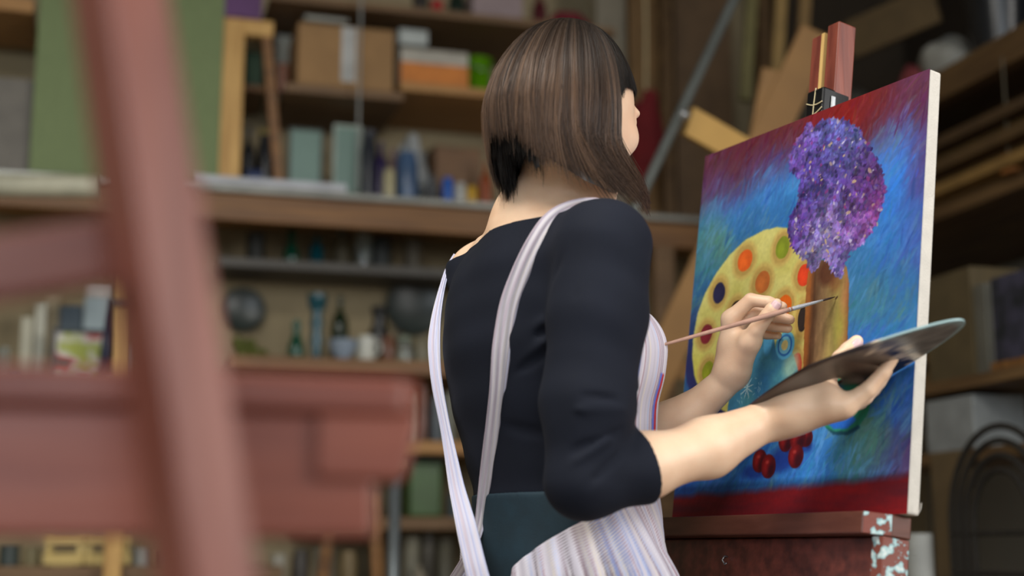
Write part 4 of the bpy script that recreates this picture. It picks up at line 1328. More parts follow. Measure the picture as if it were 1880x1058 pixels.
def nets(prims, lo, hi, h, post=None, smooth=2, B=24):
    """surface nets over sparse blocks; post(p, d) -> d adds cuts and folds"""
    lo, hi = A3(lo), A3(hi)
    n = np.ceil((hi - lo) / h).astype(int) + 2
    nb = -(-n // B)
    ii = np.stack(np.meshgrid(*[np.arange(x) for x in nb], indexing='ij'), -1).reshape(-1, 3)
    cen = lo + (ii * B + B / 2) * h
    R = B * h * 0.9
    dist = np.stack([np.linalg.norm(cen - c, axis=1) - r for _, _, c, r in prims], 1)
    near = dist < R + 0.05
    keep = near.any(1)
    ii, cen, near = ii[keep], cen[keep], near[keep]
    g = np.arange(B + 1)
    gx, gy, gz = np.meshgrid(g, g, g, indexing='ij')
    base = np.stack([gx, gy, gz], -1).reshape(-1, 3)
    N1, N2 = int(n[1] + B), int(n[2] + B)
    ids, pos, quads = [], [], []
    gid = lambda c: (c[:, 0].astype(np.int64) * N1 + c[:, 1]) * N2 + c[:, 2]
    for b, cc, cu_ in zip(ii, cen, near):
        d0 = blend(prims, cc[None], cu_)
        if post is not None:
            pass
        if abs(float(d0[0])) > R * 1.5 + 0.02 and post is None:
            continue
        if float(d0[0]) > R * 1.6 + 0.03:
            continue
        org = b * B
        P = lo + (org + base) * h
        d = blend(prims, P, cu_)
        if post is not None:
            d = post(P, d)
        D = d.reshape(B + 1, B + 1, B + 1)
        neg = D < 0
        if neg.all() or not neg.any():
            continue
        acc = np.zeros((B, B, B, 3)); cnt = np.zeros((B, B, B))
        for ax in range(3):
            o1, o2 = [a for a in range(3) if a != ax]
            for s1 in (0, 1):
                for s2 in (0, 1):
                    sa = [slice(0, B)] * 3
                    sa[o1] = slice(s1, B + s1); sa[o2] = slice(s2, B + s2)
                    sb = list(sa); sb[ax] = slice(1, B + 1)
                    sa, sb = tuple(sa), tuple(sb)
                    cr = neg[sa] != neg[sb]
                    den = D[sa] - D[sb]
                    t = np.where(cr, D[sa] / np.where(cr, den, 1), 0)
                    v = np.zeros((B, B, B, 3)); v[..., ax] = t; v[..., o1] = s1; v[..., o2] = s2
                    acc += v * cr[..., None]; cnt += cr
        m = cnt > 0
        ci = np.argwhere(m)
        pos.append(lo + (org + ci + acc[m] / cnt[m][:, None]) * h)
        ids.append(gid(ci + org))
        for ax in range(3):
            o1, o2 = (ax + 1) % 3, (ax + 2) % 3
            sa = [slice(0, B)] * 3; sb = [slice(0, B)] * 3; sb[ax] = slice(1, B + 1)
            cr = neg[tuple(sa)] != neg[tuple(sb)]
            e_ = np.argwhere(cr)
            if not len(e_):
                continue
            flip = neg[tuple(sa)][cr]
            e_ = e_ + org
            q = []
            for (a1, a2) in ((1, 1), (0, 1), (0, 0), (1, 0)):
                c = e_.copy(); c[:, o1] -= a1; c[:, o2] -= a2
                q.append(gid(c))
            q = np.stack(q, 1)
            q[~flip] = q[~flip][:, ::-1]
            quads.append(q)
    ids = np.concatenate(ids); pos = np.concatenate(pos); quads = np.concatenate(quads)
    o_ = np.argsort(ids); ids, pos = ids[o_], pos[o_]
    j = np.searchsorted(ids, quads); j = np.clip(j, 0, len(ids) - 1)
    ok = (ids[j] == quads).all(1)
    F = j[ok]
    for _ in range(smooth):
        s = np.zeros_like(pos); c = np.zeros(len(pos))
        for a in range(4):
            for bb in ((a + 1) % 4, (a + 3) % 4):
                for ax in range(3):
                    s[:, ax] += np.bincount(F[:, a], pos[F[:, bb], ax], len(pos))
                c += np.bincount(F[:, a], minlength=len(pos))
        c = np.maximum(c, 1)
        pos = pos * 0.4 + 0.6 * s / c[:, None]
    return pos, F


def bounds(prims, pad=0.02):
    lo = np.min([c - r for _, _, c, r in prims], 0) - pad
    hi = np.max([c + r for _, _, c, r in prims], 0) + pad
    return lo, hi


# ---- directions of the body and the head
def hdir(deg):
    a = math.radians(deg)
    return A3(RGT) * math.cos(a) + A3(FH) * math.sin(a)


TH_B, TH_H = 35, 50
BF, BR = hdir(TH_B), hdir(TH_B - 90)                     # facing, and towards her right hand (near the camera)
Z3v = np.array([0, 0, 1.0])
V3 = lambda px, py, D: A3(at(px, py, D))


def zc(py, px=960, D=1.95):
    return at(px, py, D).z


def sec(py, px, a, b, D=1.96):
    c = V3(px, py, D)
    return (c[2], c[0], c[1], a, b)


torso_secs = [sec(430, 985, 0.112, 0.050, 1.97), sec(462, 984, 0.140, 0.072, 1.965), sec(500, 980, 0.150, 0.088), sec(560, 976, 0.150, 0.098), sec(640, 976, 0.146, 0.106), sec(740, 980, 0.134, 0.098),
              sec(840, 990, 0.120, 0.086), sec(905, 1003, 0.116, 0.086), sec(980, 1022, 0.138, 0.098), sec(1060, 1040, 0.162, 0.110), sec(1160, 1046, 0.172, 0.116), sec(1260, 1046, 0.158, 0.105)]
trunk = loft(torso_secs, BR, BF, 0.03)
S_R, S_L = V3(1110, 452, 1.81), V3(882, 506, 2.10)
NB = V3(998, 405, 1.98)
HC = V3(1064, 174, 1.955)                                   # centre of the skull
hp = math.radians(-14)
HFv = hdir(TH_H) * math.cos(hp) + Z3v * math.sin(hp)
HRv = hdir(TH_H - 90)
HUv = np.cross(HRv, HFv)
if HUv[2] < 0:
    HUv = -HUv
HL = lambda f, r, u: HC + HFv * f + HRv * r + HUv * u
head = [
    elip(HL(-0.006, 0, 0.0), (HFv, HRv, HUv), (0.090, 0.069, 0.088), 0.02),
    elip(HL(0.030, 0, -0.058), (HFv, HRv, HUv), (0.058, 0.058, 0.086), 0.03),
    elip(HL(0.048, 0, -0.120), (HFv, HRv, HUv), (0.038, 0.036, 0.026), 0.03),
    elip(HL(0.080, 0, -0.132), (HFv, HRv, HUv), (0.013, 0.016, 0.012), 0.02),
    elip(HL(0.058, 0.036, -0.045), (HFv, HRv, HUv), (0.026, 0.022, 0.020), 0.02),
    elip(HL(0.058, -0.036, -0.045), (HFv, HRv, HUv), (0.026, 0.022, 0.020), 0.02),
    elip(HL(0.078, 0.026, 0.003), (HFv, HRv, HUv), (0.012, 0.020, 0.008), 0.012),
    elip(HL(0.078, -0.026, 0.003), (HFv, HRv, HUv), (0.012, 0.020, 0.008), 0.012),
    elip(HL(0.094, 0.031, -0.014), (HFv, HRv, HUv), (0.012, 0.014, 0.009), 0.010, True),
    elip(HL(0.094, -0.031, -0.014), (HFv, HRv, HUv), (0.012, 0.014, 0.009), 0.010, True),
    elip(HL(0.073, 0.031, -0.013), (HFv, HRv, HUv), (0.014, 0.014, 0.012), 0.004),
    elip(HL(0.073, -0.031, -0.013), (HFv, HRv, HUv), (0.014, 0.014, 0.012), 0.004),
    cap(HL(0.086, 0, -0.004), HL(0.107, 0, -0.054), 0.006, 0.010, 0.010),
    elip(HL(0.094, 0.010, -0.058), (HFv, HRv, HUv), (0.010, 0.008, 0.007), 0.006),
    elip(HL(0.094, -0.010, -0.058), (HFv, HRv, HUv), (0.010, 0.008, 0.007), 0.006),
    elip(HL(0.086, 0, -0.090), (HFv, HRv, HUv), (0.016, 0.026, 0.007), 0.005),
    elip(HL(0.085, 0, -0.102), (HFv, HRv, HUv), (0.015, 0.022, 0.0085), 0.004),
    elip(HL(-0.018, 0.067, -0.026), (HFv, HRv, HUv), (0.016, 0.007, 0.030), 0.005),
    elip(HL(-0.018, -0.067, -0.026), (HFv, HRv, HUv), (0.016, 0.007, 0.030), 0.005),
]
neck = [
    cap(NB, HL(-0.014, 0, -0.070), 0.050, 0.046, 0.03),
    cap(NB - Z3v * 0.012, S_L + Z3v * 0.006, 0.050, 0.030, 0.04),
    cap(NB - Z3v * 0.012, S_R + Z3v * 0.002, 0.046, 0.038, 0.05),
    cap(NB - BF * 0.02, V3(985, 470, 1.93), 0.045, 0.06, 0.04),
]
bust = [elip(V3(1060, 650, 1.99) + BR * 0.065 - BF * 0.02, (BF, BR, Z3v), (0.094, 0.058, 0.062), 0.03),
        elip(V3(1060, 650, 1.99) - BR * 0.075 - BF * 0.02, (BF, BR, Z3v), (0.094, 0.058, 0.062), 0.03)]
# near arm (her right) holds the palette
E_R, C_R, W_R = V3(1071, 884, 1.745), V3(1178, 857, 1.775), V3(1415, 769, 1.85)
arm_r_up = [cap(S_R, V3(1097, 580, 1.79), 0.055, 0.056, 0.03), cap(V3(1097, 580, 1.79), V3(1080, 740, 1.765), 0.056, 0.053, 0.02),
            cap(V3(1080, 740, 1.765), E_R, 0.053, 0.040, 0.02), cap(E_R, C_R, 0.040, 0.0405, 0.02)]
arm_r_lo = [cap(C_R, V3(1300, 822, 1.815), 0.0385, 0.0335, 0.02), cap(V3(1300, 822, 1.815), W_R, 0.0335, 0.0215, 0.02, (Z3v, 1.12))]
# far arm (her left) paints
E_L, W_L = V3(1128, 846, 2.10), V3(1342, 692, 2.035)
C_L = E_L * 0.55 + W_L * 0.45
arm_l_up = [cap(S_L, V3(960, 640, 2.16), 0.046, 0.044, 0.03), cap(V3(960, 640, 2.16), E_L, 0.044, 0.038, 0.02), cap(E_L, C_L, 0.038, 0.030, 0.02)]
arm_l_lo = [cap(E_L, V3(1262, 765, 2.06), 0.038, 0.0275, 0.02), cap(V3(1262, 765, 2.06), W_L, 0.0275, 0.0215, 0.02)]


def finger(pts, rad, k0=0.008):
    out = []
    for i in range(len(pts) - 1):
        out.append(cap(pts[i], pts[i + 1], rad[i], rad[i + 1], k0 if i == 0 else 0.0025))
    return out


def chain(L):
    return [V3(*p[:3]) for p in L], [p[3] for p in L]


hand_r = []
rw = [(1552, 746, 1.805, 0.0135), (1545, 750, 1.828, 0.0135), (1534, 752, 1.846, 0.013), (1520, 752, 1.862, 0.012)]
for (px, py, D, r) in rw:
    hand_r.append(cap(V3(1430, 768, 1.852 + (D - 1.838) * 0.3), V3(px, py, D), 0.019, r, 0.016))
hand_r += [cap(W_R, V3(1455, 758, 1.842), 0.0235, 0.0255, 0.016), cap(V3(1450, 757, 1.838), V3(1522, 738, 1.822), 0.024, 0.020, 0.016),
           cap(V3(1448, 752, 1.835), V3(1508, 704, 1.835), 0.0225, 0.0160, 0.012),
           cap(V3(1530, 742, 1.812), V3(1508, 712, 1.832), 0.015, 0.013, 0.014)]
FR = [
    [(1508, 705, 1.835, 0.0150), (1520, 688, 1.838, 0.0130), (1543, 658, 1.845, 0.0108), (1558, 643, 1.848, 0.0108), (1573, 627, 1.850, 0.0086)],
    [(1552, 746, 1.805, 0.0135), (1594, 716, 1.797, 0.0105), (1621, 685, 1.797, 0.0088), (1640, 659, 1.797, 0.0070)],
    [(1545, 750, 1.828, 0.0130), (1588, 729, 1.828, 0.0102), (1614, 702, 1.832, 0.0086), (1630, 682, 1.834, 0.0070)],
    [(1534, 752, 1.846, 0.0125), (1578, 738, 1.840, 0.0100), (1604, 716, 1.838, 0.0085), (1620, 698, 1.838, 0.0070)],
    [(1520, 752, 1.862, 0.0115), (1554, 744, 1.858, 0.0088), (1574, 728, 1.856, 0.0075), (1588, 714, 1.856, 0.0062)],
]
for L in FR:
    p_, r_ = chain(L)
    hand_r += finger(p_, r_)
hand_l = []
for (px, py, D, r) in [(1341, 586, 2.030, 0.0122), (1344, 602, 2.045, 0.0122), (1348, 618, 2.056, 0.0118), (1352, 633, 2.062, 0.011)]:
    hand_l.append(cap(V3(1343, 682, 2.036), V3(px, py, D), 0.0185, r, 0.014))
hand_l += [cap(V3(1345, 680, 2.03), V3(1350, 640, 2.035), 0.0205, 0.0215, 0.014), cap(V3(1357, 672, 2.018), V3(1377, 628, 1.996), 0.0175, 0.0150, 0.012),
           cap(V3(1350, 640, 2.03), V3(1372, 622, 2.01), 0.019, 0.013, 0.012)]
FL = [
    [(1377, 628, 1.996, 0.0150), (1388, 607, 1.986, 0.0116), (1409, 579, 1.975, 0.0096), (1418, 568, 1.973, 0.0098), (1426, 558, 1.972, 0.0078)],
    [(1341, 586, 2.030, 0.0122), (1378, 551, 2.020, 0.0098), (1411, 555, 2.006, 0.0086), (1437, 563, 1.998, 0.0068)],
    [(1344, 602, 2.045, 0.0120), (1384, 571, 2.046, 0.0100), (1424, 581, 2.030, 0.0088), (1450, 587, 2.020, 0.0074)],
    [(1348, 618, 2.056, 0.0115), (1387, 592, 2.062, 0.0096), (1422, 599, 2.045, 0.0084), (1446, 603, 2.034, 0.0072)],
    [(1352, 633, 2.062, 0.0105), (1385, 612, 2.074, 0.0086), (1410, 614, 2.066, 0.0075), (1428, 616, 2.058, 0.0064)],
]
for L in FL:
    p_, r_ = chain(L)
    hand_l += finger(p_, r_)
# legs
HPc = V3(1046, 1230, 1.96)
legs, shoes = [], []
floor_pt = lambda p: np.array([p[0], p[1], 0.0])
for s in (1, -1):
    hj = HPc + BR * 0.085 * s
    hj[2] = 0.86
    kn = hj + BR * 0.012 * s + BF * 0.02
    kn[2] = 0.48
    an = hj + BR * 0.02 * s - BF * 0.015
    an[2] = 0.09
    legs += [cap(hj, kn, 0.082, 0.053, 0.03), cap(kn, an, 0.054, 0.034, 0.02)]
    toe = an + BF * 0.14
    toe[2] = 0.035
    he = an - BF * 0.03
    he[2] = 0.035
    legs += [cap(an, he, 0.034, 0.03, 0.02), cap(he, toe, 0.032, 0.026, 0.02)]
    shoes.append([cap(an - Z3v * 0.005, he, 0.036, 0.0335, 0.02), cap(he, toe, 0.0345, 0.031, 0.02)])

BODY = [trunk] + bust + neck + head + legs + arm_r_up + arm_r_lo + arm_l_up + arm_l_lo + hand_r + hand_l
# fingers must not merge with each other: they come last, with tiny blend radii
M_skin = mat('skin', (228, 188, 156), 0.45, 0.05, 24, rgb2=(236, 201, 170), bump=0.05, bscale=500, spec=0.4)
bs_ = M_skin.node_tree.nodes['Principled BSDF']
bs_.inputs['Subsurface Weight'].default_value = 0.12
bs_.inputs['Subsurface Radius'].default_value = (0.012, 0.005, 0.003)
bs_.inputs['Subsurface Scale'].default_value = 1.0

foot = HPc.copy()
t_p = thing('person', (foot[0], foot[1], 0), 'person with a brown bob in a black top and striped apron, painting at the easel', 'person')


def skin_mesh(name, prims, h, m, post=None, smooth=2, pad=0.02, parent=t_p):
    lo, hi = bounds(prims, pad)
    lo[2] = max(lo[2], 0.0)
    P, F = nets(prims, lo, hi, h, post, smooth)
    me = np_mesh(name, P, F)
    return link_mesh(name, me, m, parent, True)


skin_mesh('body', BODY, 0.0021, M_skin)

# ---- black top
NLp = [V3(833, 482, 2.10), V3(1075, 386, 1.84), V3(930, 417, 1.895)]
nL = NLp[1] - NLp[0]
NCa = np.linalg.norm(nL) / 2 + 0.012
NC0 = (NLp[1] + NLp[0]) / 2 - nL / np.linalg.norm(nL) * 0.012
nL /= np.linalg.norm(nL)
nl = np.cross(np.cross(nL, Z3v), nL)
nl = nl / np.linalg.norm(nl)
if nl[2] < 0:
    nl = -nl
BFp = np.cross(nl, nL)
hemz = at(930, 908, 1.88).z
cdr = C_R - E_R; cdr /= np.linalg.norm(cdr)
CUFF = V3(1180, 858, 1.777)
cdr = V3(1300, 822, 1.815) - V3(1120, 876, 1.76); cdr /= np.linalg.norm(cdr)
cdl = (C_L - E_L) / np.linalg.norm(C_L - E_L)
FOLD = []


def crease(p, a, b, w, amp):
    """a soft groove (amp<0) or ridge along the segment a-b"""
    a, b = A3(a), A3(b)
    ab = b - a
    q = p - a
    t = np.clip((q @ ab) / (ab @ ab), 0, 1)
    r = np.sqrt(((q - t[:, None] * ab) ** 2).sum(1))
    return amp * np.exp(-(r / w) ** 2) * 1.7 * np.sin(np.pi * np.clip(t, 0.02, 0.98)) ** 0.5


def top_post(p, d):
    dt_ = blend(TOP_TORSO, p)
    da_ = blend(TOP_ARM, p)
    dl_ = blend(arm_l_up, p)
    f = 0.0010 * np.sin(p[:, 2] * 95 + 14 * p[:, 0]) * np.clip((1.30 - p[:, 2]) * 4, 0, 1) * (da_ > 0.02)
    f = f + 0.0004 * np.sin(p @ np.array([60, 40, 120.]))
    for (a, b, w_, am) in FOLD:
        f = f + crease(p, a, b, w_, am)
    d = d - 0.0045 - np.maximum(f, -0.0027)
    low = p[:, 2] < 1.22
    is_r = (da_ < dt_) & (da_ < dl_)
    is_l = (dl_ < dt_) & ~is_r
    cut = np.where(is_r & low, np.where(np.linalg.norm(p - CUFF, axis=1) < 0.10, (p - CUFF) @ cdr, -1.0), np.where(is_l & low, (p - C_L) @ cdl, hemz - p[:, 2]))
    d = np.maximum(d, cut)
    q = p - NC0
    e = np.sqrt(((q @ nL) / NCa) ** 2 + ((q @ BFp) / 0.125) ** 2)
    e = (e - 1) * 0.10
    return np.maximum(d, -np.maximum(-(q @ nl), e))


FOLD += [(V3(1015, 575, 1.83), V3(935, 590, 1.87), 0.006, -0.003), (V3(1012, 600, 1.82), V3(940, 650, 1.87), 0.006, -0.004), (V3(1008, 640, 1.82), V3(930, 700, 1.87), 0.007, -0.0035),
         (V3(1005, 585, 1.82), V3(950, 620, 1.86), 0.006, 0.003), (V3(1005, 625, 1.82), V3(945, 672, 1.86), 0.006, 0.003),
         (V3(1150, 735, 1.71), V3(1060, 726, 1.70), 0.005, -0.003), (V3(1150, 752, 1.72), V3(1050, 752, 1.70), 0.005, 0.003),
         (V3(1135, 790, 1.72), V3(1040, 838, 1.70), 0.006, -0.004), (V3(1130, 800, 1.71), V3(1050, 850, 1.70), 0.006, 0.003),
         (V3(1140, 830, 1.72), V3(1080, 890, 1.70), 0.006, -0.003), (V3(1040, 470, 1.78), V3(1020, 560, 1.80), 0.008, -0.003),
         (V3(1180, 500, 1.78), V3(1060, 545, 1.74), 0.006, -0.002), (V3(980, 860, 1.84), V3(880, 872, 1.88), 0.006, -0.003), (V3(980, 885, 1.84), V3(870, 892, 1.88), 0.005, 0.003),
         (V3(1000, 800, 1.84), V3(900, 780, 1.87), 0.008, -0.003)]
M_top = mat('black_jersey', (18, 22, 34), 0.85, 0.10, 9, bump=0.12, bscale=900, spec=0.25)
TOP_TORSO = [trunk] + bust + neck[1:]
TOP_ARM = arm_r_up + [cap(C_R, V3(1215, 847, 1.786), 0.0405, 0.039, 0.01)]
TOP = TOP_TORSO + TOP_ARM + arm_l_up
top = skin_mesh('long_sleeve_top', TOP, 0.0024, M_top, top_post, 2)
# seam band of the neckline
# ---- trousers
TR = [loft(torso_secs, BR, BF, 0.03)] + [legs[0], legs[1], legs[4], legs[5]]
M_tr = mat('dark_teal_denim', (14, 40, 52), 0.8, 0.15, 30, bump=0.1, bscale=700)


def tr_post(p, d):
    d = d - 0.007 - 0.001 * np.sin(p[:, 2] * 60 + p[:, 0] * 40)
    belt = at(930, 903, 1.88).z
    d = np.maximum(d, p[:, 2] - belt)
    return np.maximum(d, 0.11 - p[:, 2])


lo_, hi_ = bounds(TR)
hi_[2] = at(930, 880, 1.88).z
lo_[2] = 0.05
P, F = nets(TR, lo_, hi_, 0.004, tr_post, 2)
link_mesh('trousers', np_mesh('trousers', P, F), M_tr, t_p, True)
for sh_ in shoes:
    lo_, hi_ = bounds(sh_)
    lo_[2] = -0.01
    P, F = nets(sh_, lo_, hi_, 0.004, lambda p, d: np.maximum(d, -p[:, 2] + 0.001), 2)
    link_mesh('shoe', np_mesh('shoe', P, F), K((40, 40, 44), 0.6), t_p, True)


def torso_field(p):
    return blend([trunk] + bust + neck[1:2] + neck[2:3], p) - 0.0045


# ---- apron: bib and skirt as one hanging sheet, striped along the cloth
AX = np.array([[s[0], s[1], s[2]] for s in sorted(torso_secs)])


def stripes(u, soft_=1.0):
    """woven stripe colours across the cloth, u in metres"""
    rg = np.random.default_rng(4)
    base = np.array([208, 202, 214.])
    tab = np.tile(base, (120, 1))
    pal = [(150, 160, 206), (178, 150, 160), (226, 222, 230), (160, 140, 150), (196, 190, 200), (224, 214, 206), (132, 120, 132), (188, 196, 224), (214, 208, 218)]
    for i in range(120):
        if rg.random() < 0.62:
            tab[i] = pal[rg.integers(len(pal))]
    x = (u / 0.0026)
    i = np.floor(x).astype(int) % 120
    f_ = x - np.floor(x)
    a, b = tab[i], tab[(i + 1) % 120]
    w_ = np.clip((f_ - 0.6) / 0.4, 0, 1)[..., None]
    return (a * (1 - w_) + b * w_) * soft_ + base * (1 - soft_)


def cloth_mat(name):
    m = pmat(name, 0.95, 0.1)
    nt = m.node_tree
    b = nt.nodes['Principled BSDF']
    n_ = nt.nodes.new('ShaderNodeTexNoise'); n_.inputs['Scale'].default_value = 900
    tc = nt.nodes.new('ShaderNodeTexCoord')
    bp = nt.nodes.new('ShaderNodeBump'); bp.inputs['Strength'].default_value = 0.15; bp.inputs['Distance'].default_value = 0.002
    nt.links.new(tc.outputs['Object'], n_.inputs[0]); nt.links.new(n_.outputs['Fac'], bp.inputs['Height']); nt.links.new(bp.outputs[0], b.inputs['Normal'])
    return m


M_apron = cloth_mat('striped_linen')
z_top, z_wst, z_bot = at(1190, 470, 1.9).z, at(1000, 930, 1.85).z, 0.52
NR, NC = 230, 520
zr = np.linspace(z_top, z_bot, NR)
# edge angles (degrees from facing, + towards her right side)
kz = np.array([z_bot, at(930, 1058, 1.85).z, at(980, 1000, 1.85).z, at(1050, 958, 1.84).z, at(1110, 930, 1.84).z, at(1140, 800, 1.84).z, at(1180, 620, 1.84).z, z_top])
ke = np.array([176, 166, 138, 112, 96, 78, 66, 50.])
phR = np.interp(zr, kz, ke)
phR = np.convolve(np.pad(phR, 6, 'edge'), np.ones(13) / 13, 'valid')
tt = np.linspace(0, 1, NC)
PH = np.radians(-phR[:, None] + 2 * phR[:, None] * tt[None])
cx, cy = np.interp(zr, AX[:, 0], AX[:, 1]), np.interp(zr, AX[:, 0], AX[:, 2])
dirs = np.cos(PH)[..., None] * BF + np.sin(PH)[..., None] * BR
cen = np.stack([cx, cy, zr], -1)[:, None, :]
rr = np.full(PH.shape, 0.34)
for _ in range(26):
    p = (cen + dirs * rr[..., None]).reshape(-1, 3)
    p[:, 2] = np.maximum(p[:, 2], AX[0, 0] + 0.03)
    rr = rr - (torso_field(p).reshape(PH.shape) - 0.006) * 0.9
rr = np.clip(rr, 0.05, 0.34)
X = cen + dirs * rr[..., None]
# hang straight down from the fullest point of the bust over the belly
fr = np.clip(np.cos(PH), 0, 1) ** 0.7
run = rr.copy()
for i in range(1, NR):
    run[i] = np.maximum(rr[i], run[i - 1] - 0.0010 * (1 - fr[i]) - 0.00025)
hang = run * fr + rr * (1 - fr)
zz_ = zr[:, None]
fold = 0.005 * np.sin(PH * 19 + 3 * np.sin(zz_ * 7)) * np.clip((z_wst + 0.05 - zz_) * 5, 0, 1) + 0.0025 * np.sin(PH * 41 + zz_ * 9) * np.clip((z_wst + 0.1 - zz_) * 4, 0, 1)
hang = hang + fold + 0.007
X = cen + dirs * hang[..., None]
uarc = PH * 0.165
colr = stripes(uarc + 0.5)
rib = (zz_ < at(1200, 683, 1.9).z) & (zz_ > at(1200, 790, 1.9).z)
dg = np.degrees(PH)
colr[(rib & (dg > 43.5) & (dg < 46.5))] = (196, 62, 66)
colr[(rib & (dg >= 46.5) & (dg < 49))] = (110, 122, 205)
colr[(rib & (dg > 35) & (dg < 37.5))] = (226, 214, 150)
me = np_mesh('apron', X.reshape(-1, 3), grid_faces(NC, NR)[:, ::-1])
colour_attr(me, lin(colr.reshape(-1, 3)))
ap = link_mesh('apron', me, M_apron, t_p, True)
md = ap.modifiers.new('thickness', 'SOLIDIFY'); md.thickness = 0.0016; md.offset = 1


def ray_hit(fn, px, py, d0=1.4, d1=2.4):
    o, d = A3(CAM), V3(px, py, 1.0) - A3(CAM)
    t = d0
    for _ in range(80):
        v = float(fn((o + d * t)[None])[0])
        if abs(v) < 2e-4:
            return t
        t += v * 0.8
        if t > d1:
            return None
    return t


def strap(pts, name, seed, off=0.004):
    """pts: px, py, width px, fallback depth"""
    C_ = []
    for (px, py, w_, D) in pts:
        h_ = ray_hit(torso_field, px, py) if D is None or D < 0 else None
        if D is None:
            D_ = h_ if h_ is not None else 1.95
        elif D < 0:
            D_ = h_ if h_ is not None else -D
        else:
            D_ = D
        C_.append([px, py, w_, D_])
    C_ = np.array(C_, float)
    seg = np.r_[0, np.cumsum(np.hypot(np.diff(C_[:, 0]), np.diff(C_[:, 1])))]
    n = 160
    s = np.linspace(0, seg[-1], n)
    Q = np.stack([np.interp(s, seg, C_[:, i]) for i in range(4)], 1)
    ker = np.exp(-np.linspace(-2, 2, 21) ** 2); ker /= ker.sum()
    Q = np.stack([np.convolve(np.pad(Q[:, i], 10, 'reflect', reflect_type='odd'), ker, 'valid') for i in range(4)], 1)
    nc = 15
    V_, U_ = [], []
    for i in range(n):
        a, b = Q[max(i - 1, 0)], Q[min(i + 1, n - 1)]
        tx, ty = b[0] - a[0], b[1] - a[1]
        l_ = math.hypot(tx, ty)
        nx, ny = -ty / l_, tx / l_
        for j in range(nc):
            f_ = j / (nc - 1) - 0.5
            D_ = Q[i, 3] - off - 0.0012 * math.cos(f_ * 3.1) - 0.0007 * math.sin(f_ * 17 + seed + s[i] * 0.02)
            V_.append(V3(Q[i, 0] + nx * f_ * Q[i, 2], Q[i, 1] + ny * f_ * Q[i, 2], D_))
            U_.append(f_ * 0.034 + 0.2 * seed)
    me = np_mesh(name, np.array(V_), grid_faces(nc, n))
    colour_attr(me, lin(stripes(np.array(U_), 0.55)))
    o = link_mesh(name, me, M_apron, t_p, True)
    m_ = o.modifiers.new('thickness', 'SOLIDIFY'); m_.thickness = 0.002; m_.offset = 0
    return o


strap([(1150, 392, 10, 1.86), (1128, 379, 18, 1.845), (1092, 372, 22, 1.84), (1052, 378, 26, 1.86), (1015, 398, 36, -1.90), (988, 440, 38, -1.90), (965, 482, 38, -1.88), (935, 556, 36, -1.87), (920, 646, 36, -1.87), (914, 716, 29, -1.87),
       (901, 823, 29, -1.88), (891, 894, 24, -1.88), (881, 966, 19, -1.87), (866, 1012, 17, 1.91), (834, 1064, 18, 1.97), (800, 1110, 18, 2.02)], 'apron_strap', 1.0, 0.006)
strap([(836, 468, 5, 2.115), (822, 490, 7, 2.10), (811, 530, 11, 2.075), (801, 578, 17, 2.04), (796, 629, 24, 2.01), (799, 680, 20, 1.99), (804, 716, 20, 1.98), (818, 787, 18, 1.965),
       (825, 823, 22, 1.955), (838, 894, 29, 1.93), (856, 966, 38, 1.885), (872, 1037, 40, 1.86), (890, 1110, 44, 1.85)], 'apron_strap', 2.3, 0.004)
# ---- hair: a soft shell with thousands of strands laid over it
HX = V3(1046, 190, 1.955)
htop = at(1030, 27, 1.955).z
Rb, Rs, Rf = 0.132, 0.090, 0.104
hf, hr = hdir(TH_H), hdir(TH_H - 90)


def tipz(ph):
    """height of the hair ends at an angle from the facing direction (degrees, + near side)"""
    a = (np.asarray(ph, float) + 180) % 360 - 180
    y = np.interp(a, [-180, -160, -145, -130, -110, -90, -74, -73, -55, 0, 55, 84, 96, 97, 101, 120, 140, 155, 170, 180], [276, 275, 300, 328, 354, 360, 366, 200, 166, 158, 166, 178, 216, 386, 386, 374, 350, 322, 288, 276])
    return 0.95 + (htop - 0.95) * (1013 - y) / (1013 - 27.)


def hair_pt(ph, t, rs=1.0, dz=0.0, phz=None):
    """ph degrees, t 0 crown .. 1 tip"""
    a = np.radians(ph)
    zt = tipz(ph if phz is None else phz) + dz
    z = htop - (htop - zt) * t
    h_ = (htop - z) / 0.155
    rho = np.where(h_ < 1, np.sqrt(np.clip(1 - (1 - np.clip(h_, 0, 1)) ** 2.05, 0, 1)), 1.0)
    low = np.clip((htop - 0.15 - z) / 0.10, 0, 1)
    back = np.clip(-np.cos(a), 0, 1)
    front = np.clip(np.cos(a), 0, 1)
    rho = rho * (1 - 0.05 * low ** 2 * (1 - front)) + 0.06 * np.clip((htop - 0.06 - z) / 0.08, 0, 1) * back * (1 - low) + 0.05 * low * front
    R_ = np.where(np.cos(a) > 0, Rf, Rb)
    x = np.cos(a) * R_ * rho * rs
    y = np.sin(a) * Rs * rho * rs
    c = HX[:2]
    cx_ = np.interp(h_, [0, 0.6, 1.2], [0.010, 0.004, 0.0])          # crown sits slightly forward
    P_ = np.zeros(np.shape(x) + (3,))
    P_[..., 0] = c[0] + hf[0] * (x + cx_) + hr[0] * y
    P_[..., 1] = c[1] + hf[1] * (x + cx_) + hr[1] * y
    P_[..., 2] = z
    return P_


